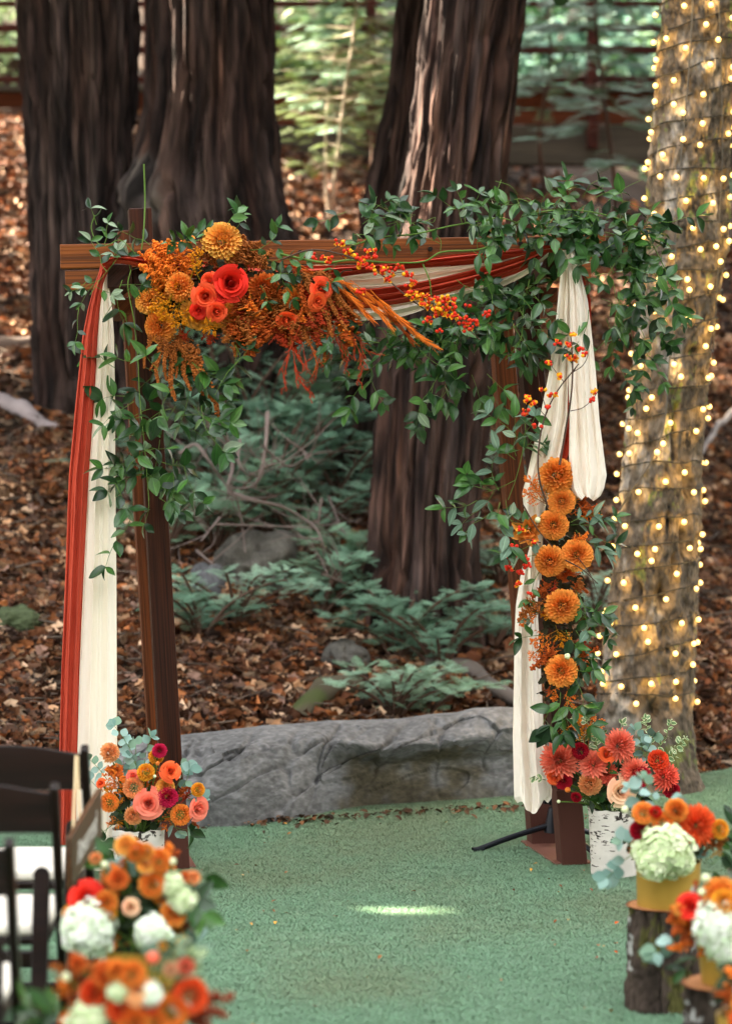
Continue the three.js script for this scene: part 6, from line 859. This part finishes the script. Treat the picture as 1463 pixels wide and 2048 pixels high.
// ------------------------------------------------------------------ folding chairs, sign, light stand
R = rng(1414);
let seatM; const chairWood = mat({ color: hex(0x1e0e0a), map: grainT, roughness: 0.36, specularIntensity: 0.5 }), padM = mat({ color: hex(0xe9e0d2), roughness: 0.6 });
function chair() {
  const t = thing('folding_chair', '', 'chair', V(0, 0, 0), 'dark wooden folding chairs in rows at left');
  const beam2 = (name, a, b, w, th, rad = 0.006) => { const L = a.distanceTo(b), g = new RoundedBoxGeometry(L, w, th, 3, Math.min(rad, th / 2.1)), x = b.clone().sub(a).normalize(), z = V(1, 0, 0); const y = z.clone().cross(x).normalize(), zz = x.clone().cross(y); return part(name, g, chairWood, t, a.clone().lerp(b, 0.5), new THREE.Quaternion().setFromRotationMatrix(new THREE.Matrix4().makeBasis(x, y, zz))); };
  for (const s of [-1, 1]) {
    beam2('upright', V(s * 0.206, 0, -0.31), V(s * 0.206, 0.805, 0), 0.036, 0.021);
    const sh = new THREE.Shape(); sh.moveTo(-0.017, 0); sh.lineTo(0.017, 0); sh.lineTo(0.017, 0.59); sh.absarc(0, 0.59, 0.017, 0, PI, false); sh.lineTo(-0.017, 0);
    const g = new THREE.ExtrudeGeometry(sh, { depth: 0.014, bevelEnabled: true, bevelSize: 0.003, bevelThickness: 0.003, bevelSegments: 2, curveSegments: 10 }); g.translate(0, 0, -0.007);
    part('rear_leg', g, chairWood, t, V(s * 0.168, 0, 0.05), new THREE.Quaternion().setFromAxisAngle(V(1, 0, 0), -0.2));
  }
  const slat = new THREE.Shape(); slat.moveTo(-0.197, 0.69); slat.lineTo(0.197, 0.69); slat.lineTo(0.197, 0.78); slat.quadraticCurveTo(0.15, 0.785, 0.1, 0.796); slat.quadraticCurveTo(0, 0.81, -0.1, 0.796); slat.quadraticCurveTo(-0.15, 0.785, -0.197, 0.78); slat.closePath();
  const sg = new THREE.ExtrudeGeometry(slat, { depth: 0.012, bevelEnabled: true, bevelSize: 0.003, bevelThickness: 0.003, bevelSegments: 2 }); sg.translate(0, 0, -0.03); part('backrest', sg, chairWood, t, V(0, 0, 0));
  seatM = part('seat', new RoundedBoxGeometry(0.37, 0.022, 0.39, 2, 0.006), chairWood, t, V(0, 0.422, -0.245)); part('seat_pad', new RoundedBoxGeometry(0.362, 0.034, 0.38, 4, 0.014), padM, seatM, V(0, 0.449, -0.245));
  part('stretcher', new RoundedBoxGeometry(0.4, 0.024, 0.016, 2, 0.006), chairWood, t, V(0, 0.17, -0.245)); part('stretcher', new RoundedBoxGeometry(0.33, 0.03, 0.014, 2, 0.006), chairWood, t, V(0, 0.16, 0.015)); part('seat_rail', new RoundedBoxGeometry(0.34, 0.03, 0.016, 2, 0.006), chairWood, t, V(0, 0.39, -0.03));
  return t;
}
const ch = chair(), spotsC = [[-0.963, -6.46, 0, 'dark folding chair whose back stands behind the hanging sign, farthest of its column'], [-0.948, -5.72, 0.02, 'dark folding chair directly behind the farthest one, its seat pad seen below the backrest'], [-0.935, -4.9, 0.03, 'nearest dark folding chair, only its right upright and legs in view']];
spotsC.forEach(([x, z, a, l], i) => { const c = i ? ch.clone() : ch; if (i) { c.name = numbered('folding_chair'); scene.add(c); } c.position.set(x, 0, z); c.rotation.y = a; c.userData = { label: l, category: 'chair', group: 'dark wooden folding chairs in rows at left' }; });
{
  const cv = document.createElement('canvas'); cv.width = 1024; cv.height = 256; const g = cv.getContext('2d'); g.fillStyle = '#4a3220'; g.fillRect(0, 0, 1024, 256);
  for (let k = 0; k < 220; k++) { g.strokeStyle = 'rgba(' + (R() < 0.5 ? '30,18,10' : '110,80,52') + ',' + 0.12 * R() + ')'; g.lineWidth = 1 + 2 * R(); g.beginPath(); const y = R() * 256; g.moveTo(0, y); g.bezierCurveTo(300, y + rr(-8, 8), 700, y + rr(-8, 8), 1024, y + rr(-6, 6)); g.stroke(); }
  g.fillStyle = '#f2efe8'; g.font = 'italic 150px serif'; g.textAlign = 'center'; g.textBaseline = 'middle'; g.fillText('Reserved', 512, 132);
  const tx = new THREE.CanvasTexture(cv); tx.colorSpace = THREE.SRGBColorSpace;
  const A = at(137, 1675, 5.8), B = at(199, 1575, 6.32), t = thing('hanging_sign', 'dark wooden sign with white script hung on twine from the chair', 'sign', A.clone().lerp(B, 0.5).add(V(0, -0.065, 0)));
  const L = A.distanceTo(B), x = B.clone().sub(A).normalize(), z = x.clone().cross(UPY).normalize(), y = z.clone().cross(x), q = new THREE.Quaternion().setFromRotationMatrix(new THREE.Matrix4().makeBasis(x, y, z));
  part('board', new RoundedBoxGeometry(L, 0.13, 0.012, 2, 0.003), mat({ color: hex(0x6a4a30), map: grainT, roughness: 0.35, clearcoat: 0.5, clearcoatRoughness: 0.15 }), t, t.position, q);
  part('face', new THREE.PlaneGeometry(L - 0.008, 0.122), mat({ map: tx, roughness: 0.4 }), t, t.position.clone().addScaledVector(z, 0.0075), q);
  const tw = new GB(); tw.add(tubeP([at(152, 1512, 6.42), at(150, 1580, 6.3), at(147, 1658, 6.05)], 0.0035, 0.0035, 10, 6)); tw.add(tubeP([at(156, 1512, 6.42), at(157, 1570, 6.4), at(160, 1640, 6.2)], 0.0035, 0.0035, 10, 6)); gbPart('twine', tw, mat({ color: hex(0xc7b08a), roughness: 1, bumpMap: fineB, bumpScale: 0.001 }), t);
}
{
  const hub = at(1108, 0, 9.62); hub.y = 0; const t = thing('light_stand', 'black folding stand with splayed legs behind the right arch post', 'stand', hub), bl = mat({ color: hex(0x15171c), roughness: 0.35, metalness: 0.3 });
  const tb = (name, pts, r) => { const g = new GB(); g.add(tubeP(pts, r, r, 12, 10)); gbPart(name, g, bl, t); };
  const f1 = at(950, 1706, 9.55); f1.y = 0.012; const f2 = hub.clone().add(V(0.16, 0.012, 0.26)), f3 = hub.clone().add(V(0.24, 0.012, -0.22));
  for (const f of [f1, f2, f3]) { const a = hub.clone().add(V(0, 0.105, 0)).lerp(f, 0.1); a.y = 0.1; tb('leg', [a, a.clone().lerp(f, 0.5).add(V(0, 0.004, 0)), f], 0.0115); const e = f.clone().sub(hub).setY(0).normalize(); tb('rubber_foot', [f.clone().addScaledVector(e, -0.035).add(V(0, 0.004, 0)), f.clone(), f.clone().addScaledVector(e, 0.012)], 0.014); }
  part('hub', new THREE.CylinderGeometry(0.024, 0.044, 0.1, 20), bl, t, hub.clone().add(V(0, 0.125, 0))); part('collar', new THREE.CylinderGeometry(0.023, 0.023, 0.03, 20), bl, t, hub.clone().add(V(0, 0.2, 0))); tb('pole', [hub.clone().add(V(0, 0.08, 0)), hub.clone().add(V(0.004, 0.6, 0)), hub.clone().add(V(0.006, 1.2, 0))], 0.014); part('knob', new THREE.CylinderGeometry(0.012, 0.012, 0.03, 10), bl, t, hub.clone().add(V(-0.03, 0.2, 0.01)), axisTo(V(-1, 0, 0.2)));
}
// fallen petals and crumbs of leaf on the turf
{
  const l = [], cs = [0xc05a24, 0xe0a040, 0x8a5530, 0xd0b070, 0xb03020, 0x9a6a3a].map(hex), g = leafGeo(0.3, 0.9, 0.25, 0.4);
  for (let i = 0; i < 260; i++) { const x = rr(-1.05, 0.75), d = 10.27 + 0.42 * sstep(x, -0.6, 0.7) - Math.abs(rr(0, 0.4) * R() * R()); l.push([M4(V(x, 0.02 + rr(0, 0.012), -d), tmpQ.setFromEuler(new THREE.Euler(rr(-0.4, 0.4), R() * 6, rr(-0.4, 0.4))), rr(0.012, 0.05)), pick([0x5a3a26, 0x6b4a30, 0x40301f, 0x7a5233].map(hex)).multiplyScalar(rr(0.3, 1))]); }
  for (let i = 0; i < 130; i++) { const d = rr(6.5, 10.9), hw = 700 * d / F, x = R() < 0.35 ? rr(0.6, 1.1) : R() < 0.5 ? rr(-0.9, -0.3) : rr(-hw, hw); l.push([M4(V(x, 0.022, -d), tmpQ.setFromEuler(new THREE.Euler(rr(-0.4, 0.4), R() * 6, rr(-0.4, 0.4))), rr(0.008, 0.022)), pick(cs).clone().multiplyScalar(rr(0.4, 1))]); }
  instanced('fallen_petals', g, mat({ color: 0xffffff, roughness: 0.7 }), l).userData.label = 'fallen petals and crumbs of dry leaf scattered on the green turf';
}
renderer.render(scene, camera);
